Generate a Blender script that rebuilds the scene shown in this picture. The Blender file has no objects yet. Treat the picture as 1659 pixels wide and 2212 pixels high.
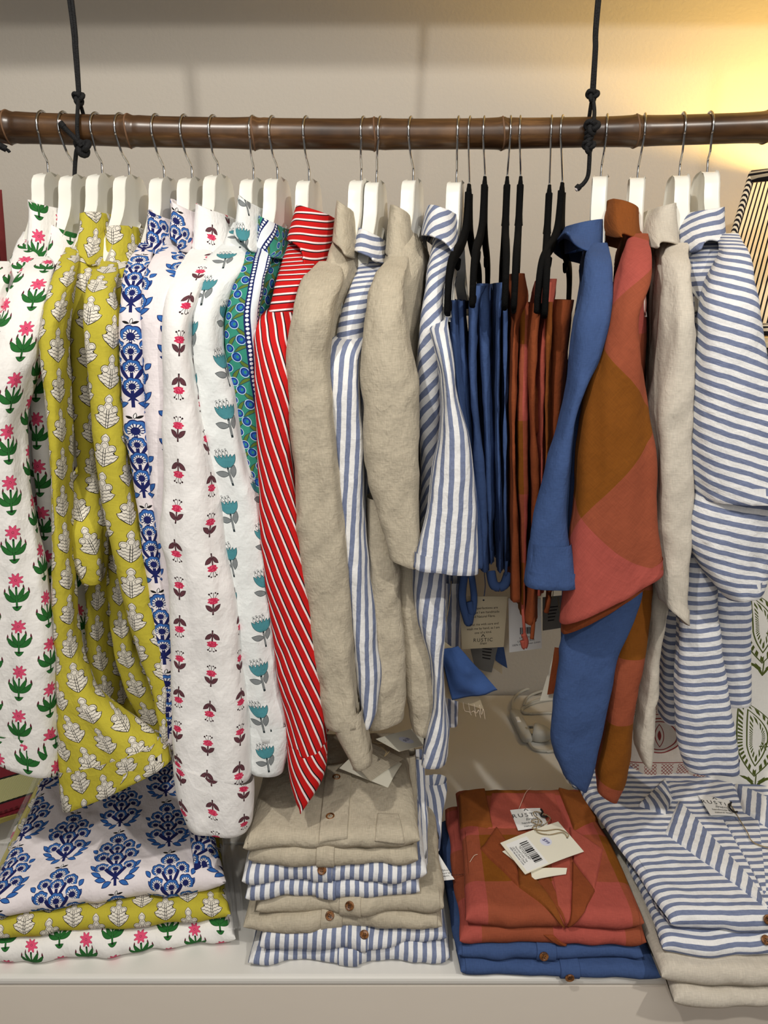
import bpy, math, random
import numpy as np
from mathutils import Vector, Matrix

# ------------------------------------------------------------------ camera, light, exposure
sc = bpy.context.scene
C = sc.collection
FPX, CX, CY = 1661.0, 829.5, 1106.0          # the photograph's focal length and centre, for a 1659 x 2212 frame
PITCH = math.radians(15.7)
CP, SP = math.cos(PITCH), math.sin(PITCH)
CAM = (0.0, -1.17, 1.524)
BENCH = 0.60                                  # top of the display bench
WALL = 0.50                                   # back wall
RAILZ, RAILR = 1.743, 0.0195

cd = bpy.data.cameras.new('camera'); cam = bpy.data.objects.new('camera', cd); C.objects.link(cam)
cam.location = CAM; cam.rotation_euler = (math.pi/2 - PITCH, 0, 0)
cd.sensor_fit = 'VERTICAL'; cd.sensor_height = 36.0; cd.lens = 36.0*FPX/2212; cd.clip_start = 0.02
sc.camera = cam
sc.view_settings.view_transform = 'Standard'; sc.view_settings.look = 'None'
sc.view_settings.gamma = 1.0; sc.view_settings.use_curve_mapping = False
sc.view_settings.exposure = 0.16

w = bpy.data.worlds.new('world'); sc.world = w; w.use_nodes = True
w.node_tree.nodes['Background'].inputs[0].default_value = (1.0, 0.97, 0.93, 1)
w.node_tree.nodes['Background'].inputs[1].default_value = 0.10

def lamp(kind, name, loc, target, energy, color, size=0.05, size_y=None, angle=90, blend=0.4):
    d = bpy.data.lights.new(name, kind); o = bpy.data.objects.new(name, d); C.objects.link(o)
    o.location = loc; d.energy = energy; d.color = color
    o.rotation_euler = (Vector(target)-Vector(loc)).to_track_quat('-Z', 'Y').to_euler()
    if kind == 'AREA':
        d.size = size
        if size_y: d.shape = 'RECTANGLE'; d.size_y = size_y
    else:
        d.shadow_soft_size = size
        if kind == 'SPOT': d.spot_size = math.radians(angle); d.spot_blend = blend
    return o
lamp('SPOT', 'track_light', (-0.55, -1.20, 2.72), (-0.25, -0.1, 1.1), 52, (1.0, 0.95, 0.87), 0.03, angle=85)
lamp('SPOT', 'track_light', (1.05, -1.70, 2.72), (0.05, -0.1, 1.05), 62, (1.0, 0.95, 0.87), 0.03, angle=80)
lamp('AREA', 'overhead_fill', (0.0, -1.35, 2.74), (0, -.25, 1.0), 11, (1.0, 0.97, 0.93), 1.6, 0.5)  # added soft fill over the rack
lamp('AREA', 'overhead_fill', (0.0, -2.3, 2.6), (0, .4, 2.0), 5.0, (1.0, 0.95, 0.88), 1.6, 0.4)  # added weak fill that lifts the upper wall
lamp('AREA', 'front_fill', (0.0, -2.75, 1.75), (0, 0, 1.0), 9, (1.0, 0.98, 0.95), 2.2, 1.2)  # added frontal fill for the shirts and the bench front

# ------------------------------------------------------------------ geometry of the view, noise
def P(px, py, Y):
    u = px-CX; v = CY-py
    dy = FPX*CP + v*SP; dz = -FPX*SP + v*CP
    t = (Y-CAM[1])/dy
    return np.array([CAM[0]+u*t, Y, CAM[2]+dz*t])
def PZ(px, py, z):
    u = px-CX; v = CY-py
    dy = FPX*CP + v*SP; dz = -FPX*SP + v*CP
    t = (z-CAM[2])/dz
    return np.array([CAM[0]+u*t, CAM[1]+dy*t, z])
def Xat(px, Y, z):
    return (px-CX)*((Y-CAM[1])*CP-(z-CAM[2])*SP)/FPX
def project(V):
    dx = V[..., 0]-CAM[0]; dy = V[..., 1]-CAM[1]; dz = V[..., 2]-CAM[2]
    ax = dy*CP-dz*SP; up = dy*SP+dz*CP
    return CX+FPX*dx/ax, CY-FPX*up/ax

def _h(i, j, s):
    n = (i.astype(np.int64)*374761393 + j.astype(np.int64)*668265263 + int(s)*2147483647) & 0xFFFFFFFF
    n = ((n ^ (n >> 13))*1274126177) & 0xFFFFFFFF
    n = (n ^ (n >> 16)) & 0xFFFFFFFF
    return n.astype(np.float64)/4294967295.0
def vn(x, y, s=0):
    """smooth value noise, -1..1"""
    x, y = np.broadcast_arrays(np.asarray(x, float), np.asarray(y, float))
    i = np.floor(x); j = np.floor(y); fx = x-i; fy = y-j
    fx = fx*fx*fx*(fx*(fx*6-15)+10); fy = fy*fy*fy*(fy*(fy*6-15)+10)
    a = _h(i, j, s); b = _h(i+1, j, s); c = _h(i, j+1, s); d = _h(i+1, j+1, s)
    return ((a*(1-fx)+b*fx)*(1-fy)+(c*(1-fx)+d*fx)*fy)*2-1
def wrinkle(u, v, seed, amp):
    r = vn(u/.045, v/.05, seed)*.6 + vn((u+v)/.02, (u-v)/.07, seed+3)*.32 + vn((u-v)/.024, (u+v)/.06, seed+5)*.3
    ridge = 1-np.abs(vn((u*.8+v*.5)/.05, (v*.9-u*.4)/.11, seed+7))*2.2
    return amp*(r + .55*np.maximum(ridge, 0))
def pchip(x, y, xn):
    x = np.asarray(x, float); y = np.asarray(y, float)
    h = np.diff(x); d = np.diff(y)/h
    m = np.zeros_like(y); m[0] = d[0]; m[-1] = d[-1]
    for k in range(1, len(y)-1):
        m[k] = 0 if d[k-1]*d[k] <= 0 else 2*d[k-1]*d[k]/(d[k-1]+d[k])
    k = np.clip(np.searchsorted(x, xn)-1, 0, len(h)-1)
    t = (xn-x[k])/h[k]
    return ((1+2*t)*(1-t)**2)*y[k] + t*(1-t)**2*h[k]*m[k] + t*t*(3-2*t)*y[k+1] + t*t*(t-1)*h[k]*m[k+1]

# ------------------------------------------------------------------ objects
ORIG = {}
def tag(o, label=None, cat=None, group=None, kind=None):
    if label: o['label'] = label
    if cat: o['category'] = cat
    if group: o['group'] = group
    if kind: o['kind'] = kind
    return o
def thing(name, label, cat, loc, group=None, rotz=0.0):
    o = bpy.data.objects.new(name, None); C.objects.link(o)
    o.location = loc; o.rotation_euler = (0, 0, rotz); o.empty_display_size = 0.03
    ORIG[o.name] = np.zeros(3) if rotz else np.array(loc, float)
    return tag(o, label, cat, group)
def link(name, me, mat, parent=None):
    o = bpy.data.objects.new(name, me); C.objects.link(o)
    if mat: me.materials.append(mat)
    if parent:
        o.parent = parent; ORIG[o.name] = ORIG[parent.name]
    else: ORIG[o.name] = np.zeros(3)
    return o
def mesh(name, verts, faces, mat, parent=None, smooth=True, uv=None):
    V = np.asarray(verts, float)
    if parent is not None: V = V-ORIG[parent.name]
    me = bpy.data.meshes.new(name)
    me.from_pydata([tuple(v) for v in V], [], [tuple(f) for f in faces])
    if smooth: me.polygons.foreach_set('use_smooth', [True]*len(me.polygons))
    if uv is not None:
        l = me.uv_layers.new(name='UVMap'); idx = np.empty(len(me.loops), np.int32)
        me.loops.foreach_get('vertex_index', idx)
        l.data.foreach_set('uv', np.asarray(uv, np.float32)[idx].ravel())
    me.update()
    return link(name, me, mat, parent)
def grid(name, V, UV, mat, parent=None):
    m, n = V.shape[:2]
    a = (np.arange(m-1)[:, None]*n+np.arange(n-1)[None]).ravel()
    F = np.stack([a, a+1, a+1+n, a+n], 1)[:, ::-1]
    me = bpy.data.meshes.new(name)
    W = V.reshape(-1, 3)
    if parent is not None: W = W-ORIG[parent.name]
    me.vertices.add(len(W)); me.vertices.foreach_set('co', W.astype(np.float32).ravel())
    me.loops.add(F.size); me.loops.foreach_set('vertex_index', F.astype(np.int32).ravel())
    me.polygons.add(len(F)); me.polygons.foreach_set('loop_start', np.arange(0, F.size, 4, dtype=np.int32))
    me.polygons.foreach_set('use_smooth', np.ones(len(F), bool))
    l = me.uv_layers.new(name='UVMap')
    l.data.foreach_set('uv', UV.reshape(-1, 2)[F.ravel()].astype(np.float32).ravel())
    me.update(calc_edges=True); me.validate()
    return link(name, me, mat, parent)
def box_vf(c, s):
    x, y, z = c; a, b, d = s[0]/2, s[1]/2, s[2]/2
    v = [(x+i*a, y+j*b, z+k*d) for k in (-1, 1) for j in (-1, 1) for i in (-1, 1)]
    return v, [(0, 2, 3, 1), (4, 5, 7, 6), (0, 1, 5, 4), (2, 6, 7, 3), (0, 4, 6, 2), (1, 3, 7, 5)]
def bevel(o, wd, seg=3):
    b = o.modifiers.new('bevel', 'BEVEL'); b.width = wd; b.segments = seg; b.limit_method = 'ANGLE'
    return o
def spline(pts, per=8):
    pts = [np.asarray(p, float) for p in pts]
    out = []
    for i in range(len(pts)-1):
        p0 = pts[max(i-1, 0)]; p1 = pts[i]; p2 = pts[i+1]; p3 = pts[min(i+2, len(pts)-1)]
        for k in range(per):
            t = k/per
            out.append(.5*((2*p1)+(p2-p0)*t+(2*p0-5*p1+4*p2-p3)*t*t+(3*p1-p0-3*p2+p3)*t**3))
    out.append(pts[-1]); return np.array(out)
def sweep_vf(path, rx, ry=None, n=10, side=(1, 0, 0), closed=False, taper=None, expo=2.0):
    """a tube along a path; rx across SIDE, ry across the other way"""
    ry = rx if ry is None else ry
    p = np.asarray(path, float); m = len(p)
    T = np.roll(p, -1, 0)-np.roll(p, 1, 0) if closed else np.gradient(p, axis=0)
    T /= np.linalg.norm(T, axis=1)[:, None]+1e-12
    S = np.tile(np.asarray(side, float), (m, 1)); S -= (S*T).sum(1)[:, None]*T
    bad = np.linalg.norm(S, axis=1) < .05
    if bad.any(): S[bad] = np.cross(T[bad], (0.3, 0.9, 0.3))
    S /= np.linalg.norm(S, axis=1)[:, None]
    N = np.cross(T, S)
    a = np.linspace(0, 2*np.pi, n, endpoint=False)
    ca = np.sign(np.cos(a))*np.abs(np.cos(a))**(2/expo); sa = np.sign(np.sin(a))*np.abs(np.sin(a))**(2/expo)
    k = np.ones(m) if taper is None else np.asarray(taper)
    V = p[:, None]+(S[:, None]*ca[None, :, None]*rx+N[:, None]*sa[None, :, None]*ry)*k[:, None, None]
    V = V.reshape(-1, 3); F = []
    for i in range(m if closed else m-1):
        for j in range(n):
            i2 = (i+1) % m; j2 = (j+1) % n
            F.append((i*n+j, i*n+j2, i2*n+j2, i2*n+j))
    if not closed:
        F.append(tuple(range(n))[::-1]); F.append(tuple((m-1)*n+j for j in range(n)))
    return V, F
def sweep(name, path, rx, mat, parent=None, **k):
    V, F = sweep_vf(path, rx, **k)
    return mesh(name, V, F, mat, parent)
def join_vf(*vfs):
    V, F, o = [], [], 0
    for v, f in vfs:
        V += [tuple(q) for q in v]; F += [tuple(i+o for i in q) for q in f]; o += len(v)
    return V, F
# ------------------------------------------------------------------ materials
def lin(r, g, b):
    f = lambda c: (c/255/12.92) if c/255 <= .04045 else ((c/255+.055)/1.055)**2.4
    return (f(r), f(g), f(b), 1.0)
class MG:
    def __init__(s, name, rough=.85, sheen=0.0, spec=.25):
        s.mat = bpy.data.materials.new(name); s.mat.use_nodes = True
        s.t = s.mat.node_tree; s.b = s.t.nodes['Principled BSDF']
        s.b.inputs['Roughness'].default_value = rough
        s.b.inputs['Specular IOR Level'].default_value = spec
        if sheen: s.b.inputs['Sheen Weight'].default_value = sheen
        s._uv = None
    def new(s, t): return s.t.nodes.new(t)
    def put(s, sock, v):
        if isinstance(v, bpy.types.NodeSocket): s.t.links.new(v, sock)
        else: sock.default_value = v
    def m(s, op, a, b=None, c=None):
        n = s.new('ShaderNodeMath'); n.operation = op
        s.put(n.inputs[0], a)
        if b is not None: s.put(n.inputs[1], b)
        if c is not None: s.put(n.inputs[2], c)
        return n.outputs[0]
    def uv(s):
        if s._uv is None:
            n = s.new('ShaderNodeUVMap'); s._uv = n.outputs[0]
        return s._uv
    def obj(s): return s.new('ShaderNodeTexCoord').outputs['Object']
    def map(s, v, loc=(0, 0), rot=0, scale=(1, 1), kind='TEXTURE'):
        n = s.new('ShaderNodeMapping'); n.vector_type = kind
        s.put(n.inputs['Vector'], v)
        n.inputs['Location'].default_value = (loc[0], loc[1], 0)
        n.inputs['Rotation'].default_value = (0, 0, math.radians(rot))
        n.inputs['Scale'].default_value = (scale[0], scale[1], 1)
        return n.outputs[0]
    def xyz(s, v):
        n = s.new('ShaderNodeSeparateXYZ'); s.put(n.inputs[0], v); return n.outputs
    def vec(s, x, y):
        n = s.new('ShaderNodeCombineXYZ'); s.put(n.inputs[0], x); s.put(n.inputs[1], y); return n.outputs[0]
    def length(s, v):
        n = s.new('ShaderNodeVectorMath'); n.operation = 'LENGTH'; s.put(n.inputs[0], v); return n.outputs['Value']
    def mix(s, f, a, b, mode='MIX'):
        n = s.new('ShaderNodeMix'); n.data_type = 'RGBA'; n.blend_type = mode
        s.put(n.inputs[0], f); s.put(n.inputs[6], a); s.put(n.inputs[7], b); return n.outputs[2]
    def noise(s, v, scale, detail=2.0, rough=.5):
        n = s.new('ShaderNodeTexNoise'); s.put(n.inputs['Vector'], v)
        n.inputs['Scale'].default_value = scale; n.inputs['Detail'].default_value = detail; n.inputs['Roughness'].default_value = rough
        return n.outputs['Fac']
    def ramp(s, f, stops, const=True):
        n = s.new('ShaderNodeValToRGB'); r = n.color_ramp
        r.interpolation = 'CONSTANT' if const else 'LINEAR'
        while len(r.elements) < len(stops): r.elements.new(.5)
        for e, (p, c) in zip(r.elements, stops): e.position = p; e.color = c
        s.put(n.inputs[0], f); return n.outputs[0]
    # --- motif pieces, all working on a vector in centimetres; every one returns a "distance" that is < 1 inside
    def ell(s, p, loc, r, rot=0): return s.length(s.map(p, loc, rot, r))
    def leaf(s, p, loc, rot, size, bend=0.0):
        x, y, _ = s.xyz(s.map(p, loc, rot, size))
        xx = s.m('MULTIPLY', x, x)
        if bend: y = s.m('MULTIPLY_ADD', xx, bend, y)
        return s.m('ADD', xx, s.m('ABSOLUTE', y))
    def star(s, p, loc, r, n, k, rot=0):
        q = s.map(p, loc, rot, (r, r)); x, y, _ = s.xyz(q)
        th = s.m('MULTIPLY', s.m('ARCTAN2', y, x), n)
        tri = s.m('COSINE', th)
        return s.m('DIVIDE', s.length(q), s.m('MULTIPLY_ADD', tri, k, 1-k)), th
    def box(s, p, loc, half, rot=0):
        x, y, _ = s.xyz(s.map(p, loc, rot, half))
        return s.m('MAXIMUM', s.m('ABSOLUTE', x), s.m('ABSOLUTE', y))
    def paint(s, col, d, fill, line=None, edge=.85):
        f = fill if line is None else s.ramp(d, [(0, fill), (edge, line)])
        return s.mix(s.m('LESS_THAN', d, 1.0), col, f)
    def cells(s, cw, ch, drop=.5, wob=0.0, flip=False):
        """half-drop repeat of cw x ch centimetres -> position in the cell (cm), column number"""
        v = s.uv()
        x, y, _ = s.xyz(v)
        X = s.m('MULTIPLY', x, 100/cw); col = s.m('FLOOR', X)
        par = s.m('FLOORED_MODULO', col, 2.0)
        Y = s.m('ADD', s.m('MULTIPLY', y, 100/ch), s.m('MULTIPLY', par, drop))
        px = s.m('MULTIPLY', s.m('SUBTRACT', s.m('FRACT', X), .5), cw)
        py = s.m('MULTIPLY', s.m('SUBTRACT', s.m('FRACT', Y), .5), ch)
        if flip:
            row = s.m('FLOORED_MODULO', s.m('FLOOR', Y), 2.0)
            py = s.m('MULTIPLY', py, s.m('MULTIPLY_ADD', row, -2.0, 1.0))
        return s.vec(px, py)
    def cloth(s, col, weave=.05, bump=.4, slub=0.0, scale=1.0, crease=.5):
        """fine woven finish on UVs in metres, then the bump"""
        uv = s.uv()
        a = s.noise(s.map(uv, scale=(900*scale, 90*scale), kind='POINT'), 1.0, 2)
        b = s.noise(s.map(uv, scale=(90*scale, 900*scale), kind='POINT'), 1.0, 2)
        w = s.m('ADD', a, b)                                        # ~1
        k = s.m('MULTIPLY_ADD', s.m('SUBTRACT', w, 1.0), weave*6, 1.0)
        if slub:
            c = s.noise(s.map(uv, scale=(35, 35), kind='POINT'), 1.0, 3)
            k = s.m('MULTIPLY', k, s.m('MULTIPLY_ADD', s.m('SUBTRACT', c, .5), slub, 1.0))
        cc = s.new('ShaderNodeCombineColor'); 
        for i in range(3): s.put(cc.inputs[i], k)
        col = s.mix(1.0, col, cc.outputs[0], 'MULTIPLY')
        s.put(s.b.inputs['Base Color'], col)
        wr = s.noise(s.map(uv, scale=(70, 45), kind='POINT'), 1.0, 3, .55)
        cr = s.noise(s.map(uv, scale=(22, 15), kind='POINT'), 1.0, 4, .6)
        cr = s.m('ABSOLUTE', s.m('SUBTRACT', cr, .5))
        cr = s.m('MINIMUM', cr, .10)
        h = s.m('MULTIPLY_ADD', cr, -6.0*crease, s.m('MULTIPLY_ADD', w, .12, wr))
        bp = s.new('ShaderNodeBump'); bp.inputs['Strength'].default_value = bump; bp.inputs['Distance'].default_value = .0028
        s.put(bp.inputs['Height'], h); s.t.links.new(bp.outputs[0], s.b.inputs['Normal'])
        return s.mat
def plain(name, rgb, rough=.6, metal=0.0, spec=.4, bump=0.0, bscale=60, var=0.0):
    g = MG(name, rough, spec=spec); g.b.inputs['Metallic'].default_value = metal
    c = lin(*rgb)
    if var:
        n = g.noise(g.obj(), bscale*.3, 4)
        g.put(g.b.inputs['Base Color'], g.mix(n, tuple(x*(1-var) for x in c[:3])+(1,), tuple(min(1, x*(1+var)) for x in c[:3])+(1,)))
    else: g.b.inputs['Base Color'].default_value = c
    if bump:
        b = g.new('ShaderNodeBump'); b.inputs['Strength'].default_value = bump; b.inputs['Distance'].default_value = .002
        g.put(b.inputs['Height'], g.noise(g.obj(), bscale, 3)); g.t.links.new(b.outputs[0], g.b.inputs['Normal'])
    return g.mat
BLK = lin(22, 20, 22)

def mat_pink():
    g = MG('pink_floral_cotton', .9); p = g.map(g.cells(3.75, 6.2), scale=(.86, .88))
    green = lin(38, 104, 46); dk = lin(22, 42, 26); pk = lin(226, 86, 122); mar = lin(96, 26, 46)
    col = lin(238, 236, 232)
    for sx in (-1, 1):
        r = (lambda a: a) if sx > 0 else (lambda a: 180-a)
        col = g.paint(col, g.leaf(p, (sx*1.72, .05), r(100), (.5, .13), .4*sx), mar)
        col = g.paint(col, g.leaf(p, (sx*1.0, .62), r(100), (.45, .12), .4*sx), mar)
        col = g.paint(col, g.leaf(p, (sx*1.05, -.95), r(38), (1.25, .42), -.75*sx), green, dk, .86)
        col = g.paint(col, g.leaf(p, (sx*.58, -.42), r(58), (1.2, .34), -.6*sx), green, dk, .86)
    col = g.paint(col, g.leaf(p, (0, -2.45), 0, (.72, .36), -.9), green, dk, .85)
    col = g.paint(col, g.box(p, (0, -.8), (.15, 1.6)), green, dk, .8)
    d, th = g.star(p, (0, 1.75), 1.12, 8, .2, 22)
    col = g.paint(col, d, pk, mar, .93)
    ln = g.m('MULTIPLY', g.m('GREATER_THAN', g.m('COSINE', g.m('ADD', th, 0)), .965), g.m('LESS_THAN', d, .85))
    ln2 = g.m('MULTIPLY', g.m('LESS_THAN', g.m('COSINE', th), -.93), g.m('LESS_THAN', d, .9))
    col = g.mix(g.m('MAXIMUM', ln, ln2), col, lin(190, 48, 88))
    col = g.paint(col, g.ell(p, (0, 1.75), (.17, .17)), pk, mar, .7)
    return g.cloth(col, .012, .55)
def mat_mustard():
    g = MG('mustard_block_print_cotton', .9); p = g.cells(3.25, 4.75)
    d = g.leaf(p, (0, -.75), 90, (1.35, 1.25))
    parts = [g.leaf(p, (-.55, -.95), 148, (1.05, .62), -.3), g.leaf(p, (.55, -.95), 32, (1.05, .62), .3),
             g.ell(p, (-.72, .22), (.5, .56), 25), g.ell(p, (.72, .22), (.5, .56), -25), g.ell(p, (0, .6), (.5, .62)),
             g.leaf(p, (0, 1.45), 90, (.66, .5))]
    for q in parts: d = g.m('MINIMUM', d, q)
    col = lin(188, 176, 58)
    white = lin(226, 220, 206)
    col = g.paint(col, d, white, BLK, .87)
    x, y, _ = g.xyz(p)
    wav = g.m('SUBTRACT', y, g.m('MULTIPLY', g.m('ABSOLUTE', x), .42))
    wig = g.m('MULTIPLY', g.m('SINE', g.m('MULTIPLY', x, 14)), .05)
    st = g.m('FRACT', g.m('MULTIPLY', g.m('ADD', wav, wig), 2.3))
    ln = g.m('MULTIPLY', g.m('LESS_THAN', st, .17), g.m('LESS_THAN', d, .86))
    ln = g.m('MULTIPLY', ln, g.m('LESS_THAN', wav, -.28))
    col = g.mix(ln, col, BLK)
    rings = d
    for q in ((-.72, .22), (.72, .22), (0, .6), (0, 1.4)):
        r = g.ell(p, q, (.36, .36))
        rim = g.m('MULTIPLY', g.m('LESS_THAN', r, 1.0), g.m('GREATER_THAN', r, .8))
        col = g.mix(g.m('MULTIPLY', rim, .75), col, BLK)
    vein = g.m('MULTIPLY', g.m('LESS_THAN', g.m('ABSOLUTE', g.m('SUBTRACT', g.m('ABSOLUTE', x), .12)), .035), g.m('LESS_THAN', y, .2))
    col = g.mix(g.m('MULTIPLY', vein, g.m('LESS_THAN', d, .95)), col, BLK)
    return g.cloth(col, .02, .5)
def mat_blue():
    g = MG('blue_floral_cotton', .9); p = g.cells(7.9, 11.2)
    navy = lin(24, 32, 92); blue = lin(52, 104, 176); wht = lin(232, 230, 230)
    col = lin(234, 226, 228)
    for sx in (-1, 1):
        r = (lambda a: a) if sx > 0 else (lambda a: 180-a)
        for (lx, ly, a, L) in ((2.6, -3.3, 30, .9), (2.0, -4.1, 8, .8), (1.2, -4.7, -25, .75), (3.1, -2.1, 55, .8), (2.9, .1, 62, .7), (3.2, 1.5, 50, .55)):
            col = g.paint(col, g.leaf(p, (sx*lx, ly), r(a), (L, .36), .25*sx), blue, navy, .72)
        col = g.paint(col, g.leaf(p, (sx*1.0, -2.9), r(48), (2.2, .3), -.9*sx), navy)
        col = g.paint(col, g.leaf(p, (sx*1.1, -.6), r(60), (2.0, .26), -1.0*sx), navy)
        col = g.paint(col, g.leaf(p, (sx*.9, 1.3), r(60), (1.6, .22), -1.0*sx), navy)
        col = g.paint(col, g.leaf(p, (sx*.55, 5.05), r(15), (.45, .16)), BLK)
    col = g.paint(col, g.box(p, (0, -.6), (.2, 4.4)), navy)
    col = g.paint(col, g.leaf(p, (.1, 5.2), 75, (.4, .2)), wht, BLK, .6)
    def fan(col, loc, r, rot):
        q = g.map(p, loc, rot, (r, r)); x, y, _ = g.xyz(q)
        th = g.m('ARCTAN2', y, x)
        sc_ = g.m('MULTIPLY_ADD', g.m('ABSOLUTE', g.m('COSINE', g.m('MULTIPLY', th, 3.5))), .12, .9)
        d = g.m('DIVIDE', g.length(q), sc_)
        f = g.ramp(d, [(0, navy), (.36, wht), (.62, blue), (.9, navy)])
        sp = g.m('MULTIPLY', g.m('GREATER_THAN', g.m('COSINE', g.m('MULTIPLY', th, 14)), .35), g.m('MULTIPLY', g.m('GREATER_THAN', d, .34), g.m('LESS_THAN', d, .66)))
        f = g.mix(sp, f, navy)
        low = g.m('LESS_THAN', g.m('ADD', d, g.m('MAXIMUM', g.m('MULTIPLY', y, -1.25), 0.0)), 1.0)
        return g.mix(low, col, f)
    for a in ((0, -2.5, 1.15, 0), (-1.9, -2.2, 1.1, 38), (1.9, -2.2, 1.1, -38), (0, -.3, 1.15, 0), (-2.0, .1, 1.15, 40), (2.0, .1, 1.15, -40),
              (-1.65, 2.0, 1.1, 35), (1.65, 2.0, 1.1, -35), (0, 1.7, 1.0, 0), (0, 3.4, 1.4, 0)):
        col = fan(col, a[:2], a[2], a[3])
    return g.cloth(col, .012, .55)
def mat_red_flower():
    g = MG('small_red_flower_cotton', .9); p = g.cells(4.2, 5.0, drop=.32, flip=True)
    br = lin(98, 58, 66); dk = lin(52, 30, 36); rd = lin(206, 44, 84); pk = lin(226, 96, 124)
    col = lin(240, 238, 236)
    for sx in (-1, 1):
        r = (lambda a: a) if sx > 0 else (lambda a: 180-a)
        col = g.paint(col, g.leaf(p, (sx*.45, -.55), r(52), (.62, .3), .3*sx), br, dk, .8)
        col = g.paint(col, g.ell(p, (sx*.5, 1.3), (.12, .12)), dk)
        col = g.paint(col, g.ell(p, (sx*.24, 1.45), (.1, .1)), dk)
        col = g.paint(col, g.box(p, (sx*.3, 1.0), (.03, .36), -sx*28), dk)
    col = g.paint(col, g.box(p, (0, -.7), (.1, .8)), br, dk, .75)
    col = g.paint(col, g.box(p, (0, 1.15), (.035, .35)), dk)
    d, _ = g.star(p, (0, .45), .72, 9, .14); 
    x, y, _ = g.xyz(p)
    d2 = g.ell(p, (0, .42), (.78, .42)); d = g.m('MAXIMUM', d, d2)
    n = g.noise(g.map(g.uv(), scale=(500, 500), kind='POINT'), 1.0, 2)
    col = g.mix(g.m('LESS_THAN', d, 1.0), col, g.mix(g.m('GREATER_THAN', n, .55), rd, pk))
    return g.cloth(col, .012, .55)
def mat_teal_flower():
    g = MG('teal_flower_cotton', .9); p0 = g.cells(4.6, 6.1); p = g.map(p0, rot=14)
    teal = lin(74, 140, 150); gr = lin(128, 134, 136); dk = lin(40, 52, 56)
    col = lin(232, 236, 235)
    col = g.paint(col, g.leaf(p, (-.8, -.75), 165, (.85, .42), .2), gr, dk, .84)
    col = g.paint(col, g.leaf(p, (.55, -.5), 72, (.85, .36), .2), gr, dk, .84)
    col = g.paint(col, g.box(p, (0, -1.1), (.13, 1.2)), gr, dk, .72)
    for k, x in enumerate((-.85, -.45, -.05, .35)):
        col = g.paint(col, g.ell(p, (x, 1.75+.1*(k % 2)), (.17, .34)), lin(236, 238, 238), dk, .72)
        col = g.paint(col, g.ell(p, (x-.05, 2.2+.1*(k % 2)), (.12, .12)), lin(236, 238, 238), dk, .6)
    d = None
    for x, a in ((-.82, 118), (-.5, 106), (-.15, 94), (.2, 84), (.52, 74), (.82, 62)):
        q = g.leaf(p, (x, .78), a, (.95, .3)); d = q if d is None else g.m('MINIMUM', d, q)
    col = g.paint(col, d, teal, dk, .84)
    return g.cloth(col, .012, .55)
def mat_green_print():
    g = MG('green_blue_border_print_cotton', .88); p = g.map(g.cells(3.1, 3.9), scale=(.74, .75))
    x, y, _ = g.xyz(g.uv())
    gd = lin(52, 138, 118); blue = lin(34, 92, 176); navy = lin(22, 34, 92); ol = lin(92, 118, 46); wht = lin(226, 234, 240)
    col = gd
    for (lx, ly, a) in ((-.9, 1.6, 40), (1.2, .6, 140), (-.4, -.9, 60), (1.0, -1.9, 20)):
        col = g.paint(col, g.leaf(p, (lx, ly), a, (1.3, .34), .9), ol, navy, .75)
    for (lx, ly, r) in ((.2, 1.9, .7), (-1.2, .3, .62), (1.1, -.6, .72), (-.7, -1.9, .62)):
        e = g.ell(p, (lx, ly), (r, r*1.2), 30)
        col = g.paint(col, e, blue, wht, .9); col = g.paint(col, g.ell(p, (lx, ly), (r*.75, r*.9), 30), blue, navy, .8)
        col = g.paint(col, g.ell(p, (lx+.1, ly), (r*.3, r*.35)), gd)
    # border bands with dotted edges, every 8.2 cm
    bx = g.m('MULTIPLY', g.m('SUBTRACT', g.m('FRACT', g.m('ADD', g.m('MULTIPLY', x, 100/8.2), .38)), .5), 8.2)
    ab = g.m('ABSOLUTE', bx)
    col = g.mix(g.m('LESS_THAN', ab, 1.25), col, navy)
    dots = g.vec(g.m('SUBTRACT', ab, .88), g.m('MULTIPLY', g.m('SUBTRACT', g.m('FRACT', g.m('MULTIPLY', y, 100/.52)), .5), .52))
    col = g.paint(col, g.ell(dots, (0, 0), (.19, .19)), wht)
    col = g.mix(g.m('LESS_THAN', ab, .52), col, wht)
    return g.cloth(col, .02, .25)
def mat_red_stripe():
    g = MG('red_striped_cotton', .85); x, _, _ = g.xyz(g.uv())
    f = g.m('FRACT', g.m('MULTIPLY', x, 100/1.05))
    col = g.ramp(f, [(0, lin(196, 22, 22)), (.5, lin(244, 226, 226)), (.72, lin(28, 18, 24)), (.86, lin(196, 22, 22))])
    return g.cloth(col, .012, .2)
def mat_stripe():
    g = MG('blue_white_striped_linen', .92); uv = g.uv(); x, _, _ = g.xyz(uv)
    wob = g.noise(g.map(uv, scale=(20, 50), kind='POINT'), 1.0, 2)
    f = g.m('FRACT', g.m('ADD', g.m('MULTIPLY', x, 100/1.32), g.m('MULTIPLY', wob, .18)))
    th = g.noise(g.map(uv, scale=(600, 120), kind='POINT'), 1.0, 2)
    blue = g.mix(th, lin(98, 109, 140), lin(134, 144, 172))
    col = g.mix(g.m('GREATER_THAN', f, .52), lin(232, 232, 232), blue)
    return g.cloth(col, .035, .6, .1)
def mat_linen(name, rgb, var=.06, slub=.14, bump=.5):
    g = MG(name, .93)
    return g.cloth(lin(*rgb), var, bump, slub)
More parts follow.
